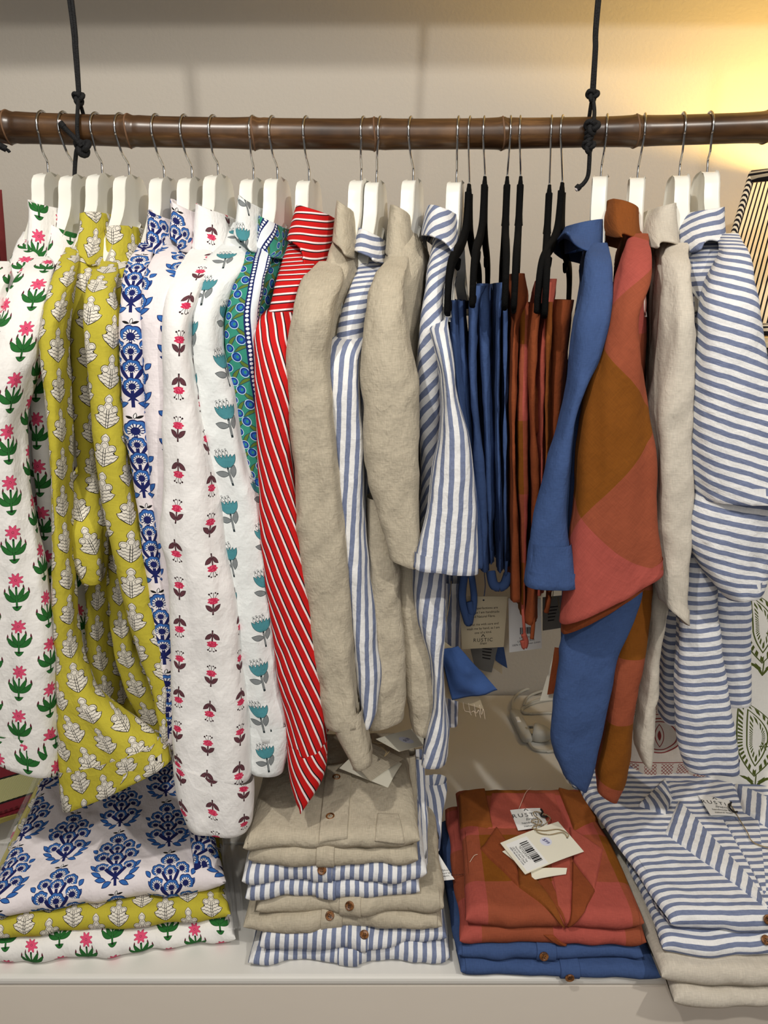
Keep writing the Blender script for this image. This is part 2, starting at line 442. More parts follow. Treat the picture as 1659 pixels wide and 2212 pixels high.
def mat_check():
    g = MG('rust_check_linen', .9); x, y, _ = g.xyz(g.uv())
    fx = g.m('LESS_THAN', g.m('FRACT', g.m('MULTIPLY_ADD', x, 100/20.0, .0)), .5)
    fy = g.m('LESS_THAN', g.m('FRACT', g.m('MULTIPLY_ADD', y, 100/20.0, .0)), .5)
    och = lin(122, 70, 14); cor = lin(164, 78, 68)
    col = g.mix(.5, g.mix(fx, och, cor), g.mix(fy, och, cor))
    return g.cloth(col, .05, .4, .1)
M = {}
M['pink'] = mat_pink(); M['mustard'] = mat_mustard(); M['blue'] = mat_blue(); M['redf'] = mat_red_flower()
M['teal'] = mat_teal_flower(); M['green'] = mat_green_print(); M['reds'] = mat_red_stripe(); M['stripe'] = mat_stripe()
M['linen'] = mat_linen('natural_linen', (184, 174, 154), .075, .22, .8); M['pale'] = mat_linen('pale_oatmeal_linen', (200, 192, 178))
M['navy'] = mat_linen('denim_blue_linen', (60, 82, 126), .05, .1); M['check'] = mat_check()
M['rust'] = mat_linen('rust_linen', (132, 66, 34), .05, .25); M['coral'] = mat_linen('coral_linen', (164, 80, 66), .05, .1)
M['mocha'] = mat_linen('ochre_linen', (130, 72, 28), .05, .15)
M['swatchblue'] = mat_linen('blue_cotton', (60, 88, 142), .02, .05, .2)
M['white'] = plain('white_satin_paint', (240, 238, 228), .35, spec=.5)
M['chrome'] = plain('chrome', (205, 205, 205), .16, 1.0)
M['velvet'] = plain('black_velvet', (14, 14, 14), .95, spec=.1, bump=.5, bscale=700)
M['cord'] = plain('black_cord', (16, 16, 18), .8, bump=.8, bscale=500)
M['cordtip'] = plain('frayed_cord_core', (210, 200, 200), .9)
M['card'] = plain('cream_card', (236, 232, 214), .7, var=.03)
M['kraft'] = plain('beige_card', (196, 182, 152), .8, var=.05)
M['paper'] = plain('white_paper', (242, 242, 240), .6)
M['ink'] = plain('black_ink', (26, 24, 26), .7)
M['pen'] = plain('blue_pen_ink', (40, 40, 110), .7)
M['twine'] = plain('natural_twine', (150, 132, 100), .9)
M['thread'] = plain('pale_thread', (214, 196, 176), .9)
M['cable'] = plain('grey_white_plastic', (196, 196, 190), .4)
M['wall'] = plain('warm_white_wall_paint', (190, 183, 172), .8, bump=.35, bscale=140)
M['bench'] = plain('white_gloss_bench_paint', (224, 222, 216), .35, bump=.12, bscale=14, var=.02)
M['panel'] = plain('warm_grey_bench_panel', (232, 223, 210), .6, bump=.15, bscale=25, var=.02)
M['floor'] = plain('timber_floor', (120, 100, 80), .6, var=.2, bscale=8)
def mat_bamboo():
    g = MG('dark_bamboo', .30, spec=.5); o = g.obj()
    n = g.noise(g.map(o, scale=(3, 60), kind='POINT'), 6.0, 5, .6)
    n2 = g.noise(o, 16.0, 3)
    col = g.ramp(g.m('MULTIPLY_ADD', n2, .5, g.m('MULTIPLY', n, .5)), [(.3, lin(44, 28, 17)), (.55, lin(84, 58, 34)), (.72, lin(122, 88, 54))], False)
    g.put(g.b.inputs['Base Color'], col)
    return g.mat
M['bamboo'] = mat_bamboo(); M['bamboo_ring'] = plain('bamboo_node', (112, 82, 58), .6, var=.2, bscale=90)
def mat_button():
    g = MG('coconut_button', .35, spec=.5); n = g.noise(g.obj(), 220, 4)
    g.put(g.b.inputs['Base Color'], g.ramp(n, [(.35, lin(70, 40, 18)), (.6, lin(140, 92, 50))], False)); return g.mat
M['button'] = mat_button()
def mat_plastic_bag():
    g = MG('clear_plastic_sleeve', .12, spec=.5); g.b.inputs['Base Color'].default_value = (1, 1, 1, 1)
    t = g.new('ShaderNodeBsdfTransparent'); gl = g.new('ShaderNodeBsdfGlossy'); gl.inputs['Roughness'].default_value = .12
    df = g.new('ShaderNodeBsdfDiffuse'); df.inputs[0].default_value = (.8, .8, .8, 1)
    m1 = g.new('ShaderNodeMixShader'); m1.inputs[0].default_value = .5
    g.t.links.new(gl.outputs[0], m1.inputs[1]); g.t.links.new(df.outputs[0], m1.inputs[2])
    m2 = g.new('ShaderNodeMixShader'); m2.inputs[0].default_value = .13
    g.t.links.new(t.outputs[0], m2.inputs[1]); g.t.links.new(m1.outputs[0], m2.inputs[2])
    g.t.links.new(m2.outputs[0], g.t.nodes['Material Output'].inputs[0]); return g.mat
M['bag'] = mat_plastic_bag()
M['swhite'] = plain('pale_blue_sticker', (222, 224, 240), .6); M['greycard'] = plain('grey_card', (112, 112, 108), .8)
M['yellow'] = plain('pale_yellow_timber', (222, 200, 130), .7, var=.05); M['oldpage'] = plain('aged_paper', (170, 150, 110), .9, var=.1)
M['lampbase'] = plain('turned_dark_wood', (70, 48, 30), .5, var=.2)
def mat_ticking():
    g = MG('ticking_stripe_shade', .9); x, _, _ = g.xyz(g.uv())
    f = g.m('FRACT', g.m('MULTIPLY', x, 1/.0075))
    col = g.mix(g.m('GREATER_THAN', f, .66), lin(250, 236, 206), lin(30, 28, 34))
    g.put(g.b.inputs['Base Color'], col)
    tr = g.new('ShaderNodeBsdfTranslucent'); g.put(tr.inputs[0], col)
    mx = g.new('ShaderNodeMixShader'); mx.inputs[0].default_value = .22
    g.t.links.new(g.b.outputs[0], mx.inputs[1]); g.t.links.new(tr.outputs[0], mx.inputs[2])
    g.t.links.new(mx.outputs[0], g.t.nodes['Material Output'].inputs[0]); return g.mat
M['ticking'] = mat_ticking()
def mat_piping():
    g = MG('striped_piping', .9); x, y, z = g.xyz(g.obj())
    f = g.m('FRACT', g.m('MULTIPLY', g.m('ADD', g.m('ADD', x, y), g.m('MULTIPLY', z, .8)), 1/.008))
    g.put(g.b.inputs['Base Color'], g.mix(g.m('GREATER_THAN', f, .5), lin(226, 214, 190), lin(30, 28, 34))); return g.mat
M['piping'] = mat_piping()
def mat_bulb():
    g = MG('lit_bulb'); g.b.inputs['Emission Color'].default_value = (1, .7, .3, 1); g.b.inputs['Emission Strength'].default_value = 6; return g.mat
M['bulb'] = mat_bulb()
def mat_paisley():
    g = MG('green_paisley_embroidered_cotton', .9); p = g.cells(15.0, 19.0)
    col = lin(226, 224, 218); gr = lin(78, 88, 34)
    x, y, _ = g.xyz(p)
    # a paisley: a drop whose tip curls over, drawn as barbed outlines
    sh = g.m('ADD', x, g.m('MULTIPLY', g.m('MULTIPLY', g.m('MAXIMUM', y, -1.0), g.m('MAXIMUM', y, -1.0)), .07))
    q = g.vec(sh, y)
    d = g.leaf(q, (-.2, .2), 90, (6.6, 3.3), 0)
    th = g.m('ARCTAN2', y, sh)
    barb = g.m('GREATER_THAN', g.m('SINE', g.m('MULTIPLY', th, 34)), -.1)
    for k, (r0, w_) in enumerate(((.95, .06), (.80, .1), (.5, .07), (.30, .08))):
        ring = g.m('LESS_THAN', g.m('ABSOLUTE', g.m('SUBTRACT', d, r0)), w_ if k != 1 else .11)
        if k in (1, 3): ring = g.m('MULTIPLY', ring, barb)
        else: ring = g.m('LESS_THAN', g.m('ABSOLUTE', g.m('SUBTRACT', d, r0)), .035)
        col = g.mix(ring, col, gr)
    f, _ = g.star(p, (.9, -1.2), .75, 6, .45); col = g.paint(col, f, gr)
    for sx in (-1, 1):
        for k in range(3): col = g.paint(col, g.leaf(p, (sx*(.6+.4*k), -7.3+.35*k), 90-sx*(30+18*k), (1.3, .22), .2*sx), gr)
    col = g.paint(col, g.box(p, (0, -7.2), (.1, 1.2)), gr)
    return g.cloth(col, .02, .3)
M['paisley'] = mat_paisley()
def mat_redprint():
    g = MG('dark_red_block_print_cotton', .9); p = g.cells(11.0, 12.0, 0)
    col = lin(196, 186, 176); rd = lin(128, 48, 48); x, y, _ = g.xyz(p)
    for r0 in (1.0, .82):
        d = g.ell(p, (0, -2.5), (3.6*r0, 2.9*r0)); col = g.mix(g.m('LESS_THAN', g.m('ABSOLUTE', g.m('SUBTRACT', d, 1.0)), .035), col, rd)
    col = g.paint(col, g.leaf(p, (0, -2.5), 90, (2.0, .8)), lin(196, 186, 176), rd, .8); col = g.paint(col, g.leaf(p, (0, -2.5), 90, (.9, .3)), rd)
    bxd = g.box(p, (0, 3.0), (5.2, 1.7)); 
    hat = g.m('MAXIMUM', g.m('GREATER_THAN', g.m('FRACT', g.m('MULTIPLY', g.m('ADD', x, y), 1.7)), .78), g.m('GREATER_THAN', g.m('FRACT', g.m('MULTIPLY', g.m('SUBTRACT', x, y), 1.7)), .78))
    arch = g.m('LESS_THAN', g.m('ABSOLUTE', g.m('SUBTRACT', g.m('FRACT', g.m('MULTIPLY', x, .36)), .5)), .36)
    col = g.mix(g.m('MULTIPLY', g.m('MULTIPLY', hat, arch), g.m('LESS_THAN', bxd, 1.0)), col, rd)
    col = g.mix(g.m('LESS_THAN', g.m('ABSOLUTE', g.m('SUBTRACT', bxd, 1.12)), .045), col, rd)
    return g.cloth(col, .02, .3)
M['redprint'] = mat_redprint()
def mat_redcream():
    g = MG('dark_red_cream_stripe', .85); x, _, _ = g.xyz(g.uv()); f = g.m('FRACT', g.m('MULTIPLY', x, 1/.055))
    return g.cloth(g.ramp(f, [(0, lin(126, 50, 52)), (.45, lin(26, 20, 24)), (.55, lin(214, 196, 170)), (.62, lin(40, 24, 28)), (.8, lin(126, 50, 52))]), .02, .2)
M['redcream'] = mat_redcream()
def mat_mat():
    g = MG('woven_plastic_mat', .45); x, y, _ = g.xyz(g.uv())
    wv = g.m('SINE', g.m('ADD', g.m('MULTIPLY', x, 900), g.m('MULTIPLY', g.m('SINE', g.m('MULTIPLY', y, 1900)), 1.6)))
    w2 = g.m('GREATER_THAN', g.m('SINE', g.m('MULTIPLY', g.m('ADD', y, g.m('MULTIPLY', x, -.25)), 2300)), .2)
    gcol = g.mix(w2, lin(132, 132, 70), lin(206, 204, 160)); rcol = g.mix(w2, lin(98, 24, 34), lin(128, 40, 50))
    f = g.m('FRACT', g.m('MULTIPLY_ADD', y, -1/.085, .0))
    sel = g.ramp(f, [(0, (1, 1, 1, 1)), (.40, (0, 0, 0, 1))]); blk = g.ramp(f, [(0, (1, 1, 1, 1)), (.05, (0, 0, 0, 1)), (.36, (1, 1, 1, 1)), (.41, (0, 0, 0, 1))])
    col = g.mix(blk, g.mix(sel, gcol, rcol), lin(18, 18, 18)); g.put(g.b.inputs['Base Color'], col); return g.mat
M['mat'] = mat_mat(); M['matedge'] = plain('olive_mat_border', (150, 140, 70), .5, var=.2, bscale=200)
# ------------------------------------------------------------------ the setting
def struct(name, V, F, mat, bev=0):
    o = mesh(name, V, F, mat, smooth=False); o['kind'] = 'structure'
    if bev: bevel(o, bev)
    return o
struct('wall_back', *box_vf((0, WALL+.03, 1.35), (4.4, .06, 2.7)), M['wall'])
struct('floor', *box_vf((0, -1.2, -.02), (4.4, 3.46, .04)), M['floor'])
struct('ceiling', *box_vf((0, -1.2, 2.78), (4.4, 3.46, .04)), M['wall'])
struct('unseen_bulkhead', *box_vf((0, .235, 2.475), (4.4, .53, .57)), M['wall'])  # unseen block, added and shaped to shade the top of the wall
bench = thing('display_bench', 'long white painted display bench carrying the folded shirts', 'bench', (0, .1, 0))
bevel(mesh('front_board', *box_vf((0, -.1675, BENCH-.008), (3.6, .275, .016)), M['bench'], bench, smooth=False), .006)
bevel(mesh('back_board', *box_vf((0, .2315, BENCH-.018), (3.6, .517, .036)), M['bench'], bench, smooth=False), .002)
bevel(mesh('front_panel', *box_vf((0, -.2925, (BENCH-.0165)/2), (3.6, .02, BENCH-.0165)), M['panel'], bench, smooth=False), .002)

# ------------------------------------------------------------------ bamboo rail
def railc(X):                                   # the pole sags a little in the middle
    return np.array([X, 0.0, RAILZ + .008*(X/.5)**2 - .003])
rail = thing('bamboo_rail', 'dark bamboo pole hung on black cords as the clothes rail', 'clothes rail', (0, 0, RAILZ-.02))
nodes_px = (20, 280, 549, 809, 1085, 1372, 1652)
node_x = [P(x, 285, 0)[0] for x in nodes_px]
xs = np.linspace(-1.0, 1.0, 500)
rad = np.full_like(xs, RAILR)
for nx in node_x+[node_x[0]-.18, node_x[-1]+.19]:
    dxx = xs-nx
    rad += .0011*np.exp(-(dxx/.004)**2) + .0010*np.exp(-(dxx/.022)**2) - .0010*np.exp(-((dxx-.008)/.003)**2)
rad *= 1-.03*xs
V, F = sweep_vf([railc(x) for x in xs], 1.0, n=40, side=(0, 1, 0), taper=rad)
mesh('pole', V, F, M['bamboo'], rail)
for nx in node_x:
    c = railc(nx); a = np.linspace(0, 2*np.pi, 48, endpoint=False); r = (RAILR+.0016)*(1-.03*nx)
    ring = [c+np.array([.0012*math.sin(2*t), r*math.cos(t), r*math.sin(t)]) for t in a]
    V, F = sweep_vf(ring, .0013, n=8, closed=True); mesh('node_ring', V, F, M['bamboo_ring'], rail)
# ------------------------------------------------------------------ cords
def cord(o, name, pts, r=.0026, mat='cord'): return sweep(name, spline(pts, 10), r, M[mat], o, n=8)
def knot(o, c, r=.006):
    c = np.array(c); t = np.linspace(0, 2*np.pi, 60, endpoint=False)
    pth = np.stack([np.sin(t)+2*np.sin(2*t), -np.sin(3*t)*1.2, np.cos(t)-2*np.cos(2*t)], 1)*r*.42+c
    V, F = sweep_vf(pth, r*.5, n=8, closed=True); mesh('knot', V, F, M['cord'], o)
L = thing('hanging_cord', 'black cord knotted round the bamboo rail near its left end', 'cord', P(170, 250, 0))
def Q(x, y, Y=-.0): return P(x, y, Y)
top = 2.19
cord(L, 'strand', [(P(146, 0, 0)[0]-.012, 0, top), Q(149, 0), Q(161, 110), Q(169, 205)])
cord(L, 'strand', [(P(154, 0, 0)[0]-.008, 0, top), Q(156, 0), Q(166, 110), Q(172, 205)])
knot(L, Q(170, 212), .006)
cord(L, 'loop', [Q(170, 214), Q(178, 240, .014), Q(183, 262, .022), Q(184, 300, .022), Q(180, 318, .0), Q(172, 312, -.022), Q(167, 285, -.025), Q(167, 255, -.023), Q(169, 216, -.004)], .0028)
knot(L, Q(179, 318, -.02), .008)
cord(L, 'tail', [Q(176, 316, -.024), Q(163, 300, -.027), Q(148, 285, -.026), Q(137, 273, -.026)], .0034)
cord(L, 'frayed_end', [Q(138, 274, -.026), Q(130, 265, -.026)], .0042)
cord(L, 'frayed_end', [Q(131, 266, -.026), Q(127, 262, -.026)], .0030, 'cordtip')
cord(L, 'tail', [Q(178, 318, -.02), Q(167, 322, -.02), Q(163, 345, -.015), Q(161, 380, -.012)], .003)
R = thing('hanging_cord', 'black cord knotted round the bamboo rail right of the velvet hangers', 'cord', P(1280, 250, 0))
cord(R, 'strand', [(P(1294, 0, 0)[0]+.008, 0, top), Q(1290, 0), Q(1284, 110), Q(1278, 200)])
cord(R, 'strand', [(P(1299, 0, 0)[0]+.012, 0, top), Q(1295, 0), Q(1288, 110), Q(1283, 200)])
knot(R, Q(1280, 206), .006)
cord(R, 'loop', [Q(1279, 212), Q(1274, 245, .01), Q(1272, 266, .02), Q(1276, 300, .024), Q(1274, 318, .004), Q(1270, 312, -.022), Q(1276, 285, -.027), Q(1282, 262, -.022), Q(1284, 240, -.006), Q(1281, 212, -.001)], .0028)
for k in range(5): 
    y = 272+k*10; cord(R, 'wrap', [Q(1283-k*1.5, y-6, -.021), Q(1275-k, y, -.029), Q(1266-k*.5, y+6, -.022)], .0032)
knot(R, Q(1279, 274, -.028), .007); knot(R, Q(1272, 316, -.026), .006)
cord(R, 'tail', [Q(1274, 318, -.026), Q(1273, 350, -.022), Q(1270, 380, -.018), Q(1260, 397, -.016), Q(1250, 404, -.016)], .003)
cord(R, 'frayed_end', [Q(1252, 402, -.016), Q(1246, 408, -.016)], .0045); cord(R, 'frayed_end', [Q(1247, 408, -.016), Q(1244, 411, -.016)], .0025, 'cordtip')
T = thing('cord_end', 'frayed black cord end poking in at the left frame edge under the rail', 'cord', Q(5, 318))
cord(T, 'cord', [Q(-60, 296, -.024), Q(-20, 306, -.018), Q(14, 322, -.01)], .0045); cord(T, 'fray', [Q(14, 322, -.01), Q(18, 324, -.01), Q(22, 328, -.01)], .0014); cord(T, 'fray', [Q(13, 323, -.01), Q(20, 329, -.01)], .0014)

# ------------------------------------------------------------------ hangers
def hook_path(neck_z, cx, rail_r, zr, side=-1):
    """wire in the local YZ plane: up from the neck, out in front of the pole, over it and down behind"""
    R_ = rail_r+.0022
    pts = [(cx, 0, neck_z-.01), (cx, 0, neck_z+.006), (cx*.9, 0, neck_z+.018), (cx*.5, -.012, zr-R_-.008), (0, -R_*.86, zr-R_*.45)]
    for a in np.linspace(195, 20, 9):
        pts.append((0, R_*math.cos(math.radians(a)), zr+R_*math.sin(math.radians(a))))
    return spline(pts, 6)
def wood_profile():
    up = [(0, 0), (.011, 0), (.021, -.003), (.0275, -.009), (.031, -.018), (.033, -.030), (.037, -.043), (.045, -.057), (.058, -.072), (.08, -.094), (.105, -.117), (.13, -.139), (.15, -.157), (.160, -.168)]
    lo = [(.162, -.178), (.156, -.183), (.13, -.165), (.095, -.135), (.06, -.108), (.03, -.088), (.012, -.074), (0, -.062)]
    r = up+lo
    return r+[(-y, z) for y, z in r[::-1][1:-1]]
def wood_vf():
    pr = wood_profile(); n = len(pr); h = .0085
    def cv(y): return .010*(abs(y)/.2)**2                    # arms sweep forwards
    hh = lambda y: h*(1-.35*min(1, max(0, (abs(y)-.04)/.08)))
    A = [(cv(y)-hh(y), y, z) for y, z in pr]; B = [(cv(y)+hh(y), y, z) for y, z in pr]
    F = [(i, (i+1) % n, n+(i+1) % n, n+i) for i in range(n)]
    m = len(pr)
    half = 22
    # ladder the two big faces from the ridge to the underside so they stay flat and clean
    up = list(range(0, 14)); lo = list(range(21, 13, -1))
    upi = np.linspace(0, 13, 14).astype(int)
    lad = []
    loi = [21, 21, 21, 20, 20, 19, 19, 18, 18, 17, 16, 16, 15, 14]
    for k in range(13):
        q = [up[k], up[k+1], loi[k+1], loi[k]]
        q = [x for j, x in enumerate(q) if x != q[j-1]]
        lad.append(q)
    mir = lambda i: (m-i) % m
    sides = []
    for q in lad:
        sides.append(tuple(q)); sides.append(tuple(mir(i) for i in q[::-1]))
    for q in sides:
        F.append(tuple(q)); F.append(tuple(i+n for i in q[::-1]))
    return A+B, F
WV, WF = wood_vf()
protos = {}
def wooden_hanger(hx, nx, ny, yaw, label, near=None, tilt=0.0):
    X = P(hx, 285, 0)[0]; nk = P(nx, ny, 0)
    rc = railc(X); zr = rc[2]-RAILZ
    t = thing('wooden_hanger', label, 'clothes hanger', (X, 0, RAILZ), 'white wooden hangers on the rail', rotz=0.0)
    t.rotation_euler = (0, 0, -math.radians(yaw)); ORIG[t.name] = np.zeros(3)
    c = (nk[0]-X)*math.cos(math.radians(yaw)); nz = nk[2]-RAILZ
    V, F = sweep_vf(hook_path(nz, c, RAILR, zr), .0016, n=8)
    mesh('hook', V, F, M['chrome'], t)
    V = np.array(WV)+np.array([c, 0, nz])
    o = mesh('wooden_body', V, WF, M['white'], t, smooth=True)
    b = o.modifiers.new('bevel', 'BEVEL'); b.width = .003; b.segments = 3; b.limit_method = 'ANGLE'; b.angle_limit = math.radians(40)
    return t
wooden_hanger(97, 105, 378, 4, 'white wooden hanger of the leftmost pink flower shirt')
wooden_hanger(143, 163, 383, 5, 'white wooden hanger of the pink flower shirt in front, by the knotted cord')
wooden_hanger(212, 222, 380, 8, 'white wooden hanger of the left mustard leaf shirt')
wooden_hanger(264, 281, 384, 9, 'white wooden hanger of the right mustard leaf shirt')
wooden_hanger(341, 356, 388, 8, 'white wooden hanger of the left blue floral shirt')
wooden_hanger(402, 416, 388, 9, 'white wooden hanger of the right blue floral shirt')
wooden_hanger(464, 472, 382, 11, 'white wooden hanger of the small red flower shirt')
wooden_hanger(549, 548, 390, 10, 'white wooden hanger of the white shirt with teal flowers')
wooden_hanger(591, 600, 389, 10, 'white wooden hanger of the green and blue bordered shirt')
wooden_hanger(664, 668, 393, 11, 'white wooden hanger of the red striped shirt')
wooden_hanger(787, 780, 392, 12, 'white wooden hanger of the linen shirt beside the red striped one')
wooden_hanger(823, 813, 396, 11, 'white wooden hanger of the striped shirt between the two linen shirts')
wooden_hanger(889, 893, 392, 13, 'white wooden hanger of the linen shirt with the long pointed collar')
wooden_hanger(991, 986, 396, 10, 'white wooden hanger of the striped shirt next to the velvet hangers')
wooden_hanger(1309, 1298, 383, 13, 'white wooden hanger of the blue linen shirt')
wooden_hanger(1390, 1377, 386, 13, 'white wooden hanger of the rust checked shirt')
wooden_hanger(1472, 1467, 382, 7, 'white wooden hanger of the pale oatmeal linen shirt')
wooden_hanger(1529, 1527, 374, 4, 'white wooden hanger of the rightmost striped shirt')

def velvet_hanger(hx, nx, ny, near, bar_py, label, Lh=.19):
    X = P(hx, 285, 0)[0]; nk = P(nx, ny, 0); rc = railc(X)
    yaw = math.atan2(nk[0]-P(near, bar_py, -Lh)[0], Lh)
    Lh = Lh/math.cos(yaw) if abs(yaw) < .6 else Lh
    t = thing('velvet_hanger', label, 'clothes hanger', (X, 0, RAILZ), 'black velvet hangers on the rail')
    t.rotation_euler = (0, 0, -yaw); ORIG[t.name] = np.zeros(3)
    c = (nk[0]-X)*math.cos(yaw); nz = nk[2]-RAILZ
    V, F = sweep_vf(hook_path(nz, c, RAILR, rc[2]-RAILZ), .0014, n=8); mesh('hook', V, F, M['chrome'], t)
    bz = P(near, bar_py, -.19)[2]-RAILZ
    arm = lambda s: [(c, s*.006, nz), (c, s*.010, nz-.022), (c, s*.028, nz-.052), (c, s*.075, nz-.074), (c, s*.125, nz-.087), (c, s*.163, nz-.102), (c, s*.182, nz-.125), (c, s*.188, nz-.16), (c, s*.19, bz+.012), (c, s*.186, bz), (c, s*.172, bz-.004)]
    A = sweep_vf(spline([(c, 0, nz+.012), (c, 0, nz+.002), (c, 0, nz-.018), (c, 0, nz-.04), (c, 0, nz-.052)], 4), .0044, .016, side=(1, 0, 0), n=16, expo=2.6, taper=np.interp(np.linspace(0, 1, 17), [0, .12, .2, .6, 1], [.55, .6, .75, 1.0, 1.35]))
    arms = [sweep_vf(spline(arm(s), 6), .0042, .0078, side=(1, 0, 0), n=12, expo=3.0, taper=np.interp(np.linspace(0, 1, 61), [0, .5, .8, 1], [1.15, 1.1, .85, .75])) for s in (-1, 1)]
    mesh('shoulder_frame', *join_vf(A, *arms), M['velvet'], t)
    notch = [sweep_vf(spline([(c, s*.115, nz-.088), (c, s*.112, nz-.1), (c, s*.098, nz-.103), (c, s*.09, nz-.093)], 5), .003, .0042, side=(1, 0, 0), n=10) for s in (-1, 1)]
    mesh('strap_notch', *notch[0], M['velvet'], t); mesh('strap_notch', *notch[1], M['velvet'], t)
    V, F = sweep_vf([(c, -.188, bz-.004), (c, 0, bz-.004), (c, .188, bz-.004)], .0032, .006, side=(1, 0, 0), n=12, expo=3.2)
    mesh('trouser_bar', V, F, M['velvet'], t)
    return t
velvet_hanger(1016, 1013, 418, 965, 655, 'black velvet hanger leaning left over the front blue trousers')
velvet_hanger(1046, 1047, 402, 1020, 640, 'second black velvet hanger from the left, carrying blue trousers')
velvet_hanger(1102, 1095, 402, 1092, 620, 'edge-on black velvet hanger over the rearmost blue trousers')
velvet_hanger(1123, 1124, 402, 1110, 660, 'edge-on black velvet hanger over the first rust trousers')
velvet_hanger(1190, 1186, 420, 1178, 650, 'black velvet hanger behind the rightmost velvet one, with rust trousers')
velvet_hanger(1215, 1214, 415, 1158, 660, 'rightmost black velvet hanger with its shoulder swung to the left')
# ------------------------------------------------------------------ hanging garments
def ring_pts(hw, hd, n, e):
    a = np.linspace(-np.pi, np.pi, 361)
    x = hw*np.sign(np.sin(a))*np.abs(np.sin(a))**(2/e); y = -hd*np.sign(np.cos(a))*np.abs(np.cos(a))**(2/e)
    s = np.concatenate([[0], np.cumsum(np.hypot(np.diff(x), np.diff(y)))])
    t = np.linspace(0, s[-1], n)
    return np.interp(t, s, x), np.interp(t, s, y), t-s[-1]/2
def tube(name, rows, mat, parent, depth=.05, n=72, step=.006, e=2.6, yaw=0.0, fold=.004, fu=.032, wr=.0016, seed=1,
         rot=0.0, off=(0, 0), twist=0.0, hem=True, at_near=False, pinch=0.0, uvs=1.0):
    """a hanging tube of cloth. rows: (py, xL, xR, Y [, tilt_px [, depth]]); Y is the plane of its widest outline, or its near edge"""
    R_ = np.array([(r+(0.0,)*(5-len(r)) if len(r) < 5 else r)[:5] + ((r[5],) if len(r) > 5 else (depth,)) for r in [tuple(map(float, q)) for q in rows]])
    if name == 'sleeve':                          # the sleeve head rolls back over the shoulder
        h = R_[0].copy(); w_ = h[2]-h[1]; g = h.copy()
        kl, kr = (.42, -.04) if h[1] < 960 else ((.04, .40) if h[1] > 1500 else (.14, .10))
        h[0] -= 14; h[1] += .38*kl*w_; h[2] -= .38*kr*w_; h[3] += .034; h[5] *= .5
        g[0] -= 36; g[1] += kl*w_; g[2] -= kr*w_; g[3] += .075; g[5] *= .5
        R_[0, 3] += .014; R_[0, 5] *= .62; R_[1, 3] += .005; R_[1, 5] *= .85
        R_ = np.vstack([g, h, R_])
    if name == 'body':                            # the neck opening stays inside the collar
        R_[0, 3] += .022; R_[1, 3] += .012; w_ = R_[0, 2]-R_[0, 1]; R_[0, 1] += .10*w_; R_[0, 2] -= .16*w_; R_[0, 5] -= .03; R_[1, 5] -= .02
    py = R_[:, 0]
    cz = np.array([P((r[1]+r[2])/2, r[0], r[3]-(0 if at_near else .46*r[5]))[2] for r in R_])
    XL = np.array([P(r[1], r[0], r[3])[0] for r in R_]); XR = np.array([P(r[2], r[0], r[3])[0] for r in R_])
    TZ = np.array([P(0, r[0]-r[4]/2, r[3])[2]-P(0, r[0]+r[4]/2, r[3])[2] for r in R_])      # z(left) - z(right)
    m = max(8, int((cz[0]-cz[-1])/step))
    q = np.linspace(py[0], py[-1], m)
    f = lambda arr: pchip(py, arr, q)
    z, xl, xr, Y, tz, dp = f(cz), f(XL), f(XR), f(R_[:, 3]), f(TZ), f(R_[:, 5])
    V = np.zeros((m, n, 3)); UV = np.zeros((m, n, 2)); N = np.zeros((m, n, 2))
    ty = math.tan(math.radians(yaw))
    cx0 = (xl+xr)/2
    vv = np.concatenate([[0], np.cumsum(np.sqrt(np.diff(z)**2+np.diff(cx0)**2+np.diff(Y)**2))])
    for i in range(m):
        hw = max((xr[i]-xl[i])/2, .001); hd = dp[i]/2
        x, y, s = ring_pts(hw, hd, n, e)
        tx = np.gradient(x); tyy = np.gradient(y); L_ = np.hypot(tx, tyy)+1e-9
        N[i, :, 0] = -tyy/L_; N[i, :, 1] = tx/L_
        cy = Y[i]+hd if at_near else Y[i]
        V[i, :, 0] = cx0[i]+x+(y+(hd if at_near else 0))*ty
        V[i, :, 1] = cy+y
        V[i, :, 2] = z[i]-tz[i]*np.clip(x/hw, -1, 1)*.5
        UV[i, :, 0] = s; UV[i, :, 1] = -vv[i]
    # outward check: ring runs back -> left -> front -> right, normal must point away from the middle
    c = V.mean(axis=1, keepdims=True)
    sgn = np.sign(((V[..., :2]-c[..., :2])*N).sum(-1)); N *= np.where(sgn == 0, 1, sgn)[..., None]
    u = UV[..., 0]; v = -UV[..., 1]
    ends = np.minimum(1, v/.03)
    wv = np.minimum(1, (v+.02)/.12)
    D = fold*(vn(u/fu, v/.22, seed)+.5*vn(u/(fu*.5), v/.16, seed+1))*wv
    if pinch: D -= pinch*np.maximum(0, 1-np.abs(vn(u/(fu*1.3), v/.35+2, seed+2))*3)*wv
    D += wrinkle(u, v, seed*7+2, wr)
    V[..., 0] += N[..., 0]*D; V[..., 1] += N[..., 1]*D
    V[..., 2] += .5*wrinkle(u, v, seed*11+5, wr)*ends
    if hem:
        x2 = []
        for k, dz in enumerate((-.0006, .0006, .02)):
            r = V[-1].copy(); r[:, :2] -= N[-1]*(.0007, .0016, .0022)[k]; r[:, 2] += dz; x2.append(r)
        V = np.concatenate([V, np.array(x2)]); UV = np.concatenate([UV, np.repeat(UV[-1:], 3, 0)+np.array([0, .001])*np.arange(1, 4)[:, None, None]])
    a = math.radians(rot)
    U = UV[..., 0]+twist*UV[..., 1]; W = UV[..., 1]*uvs; U = U*uvs
    UV = np.stack([U*math.cos(a)-W*math.sin(a)+off[0], U*math.sin(a)+W*math.cos(a)+off[1]], -1)
    return grid(name, V, UV, mat, parent)
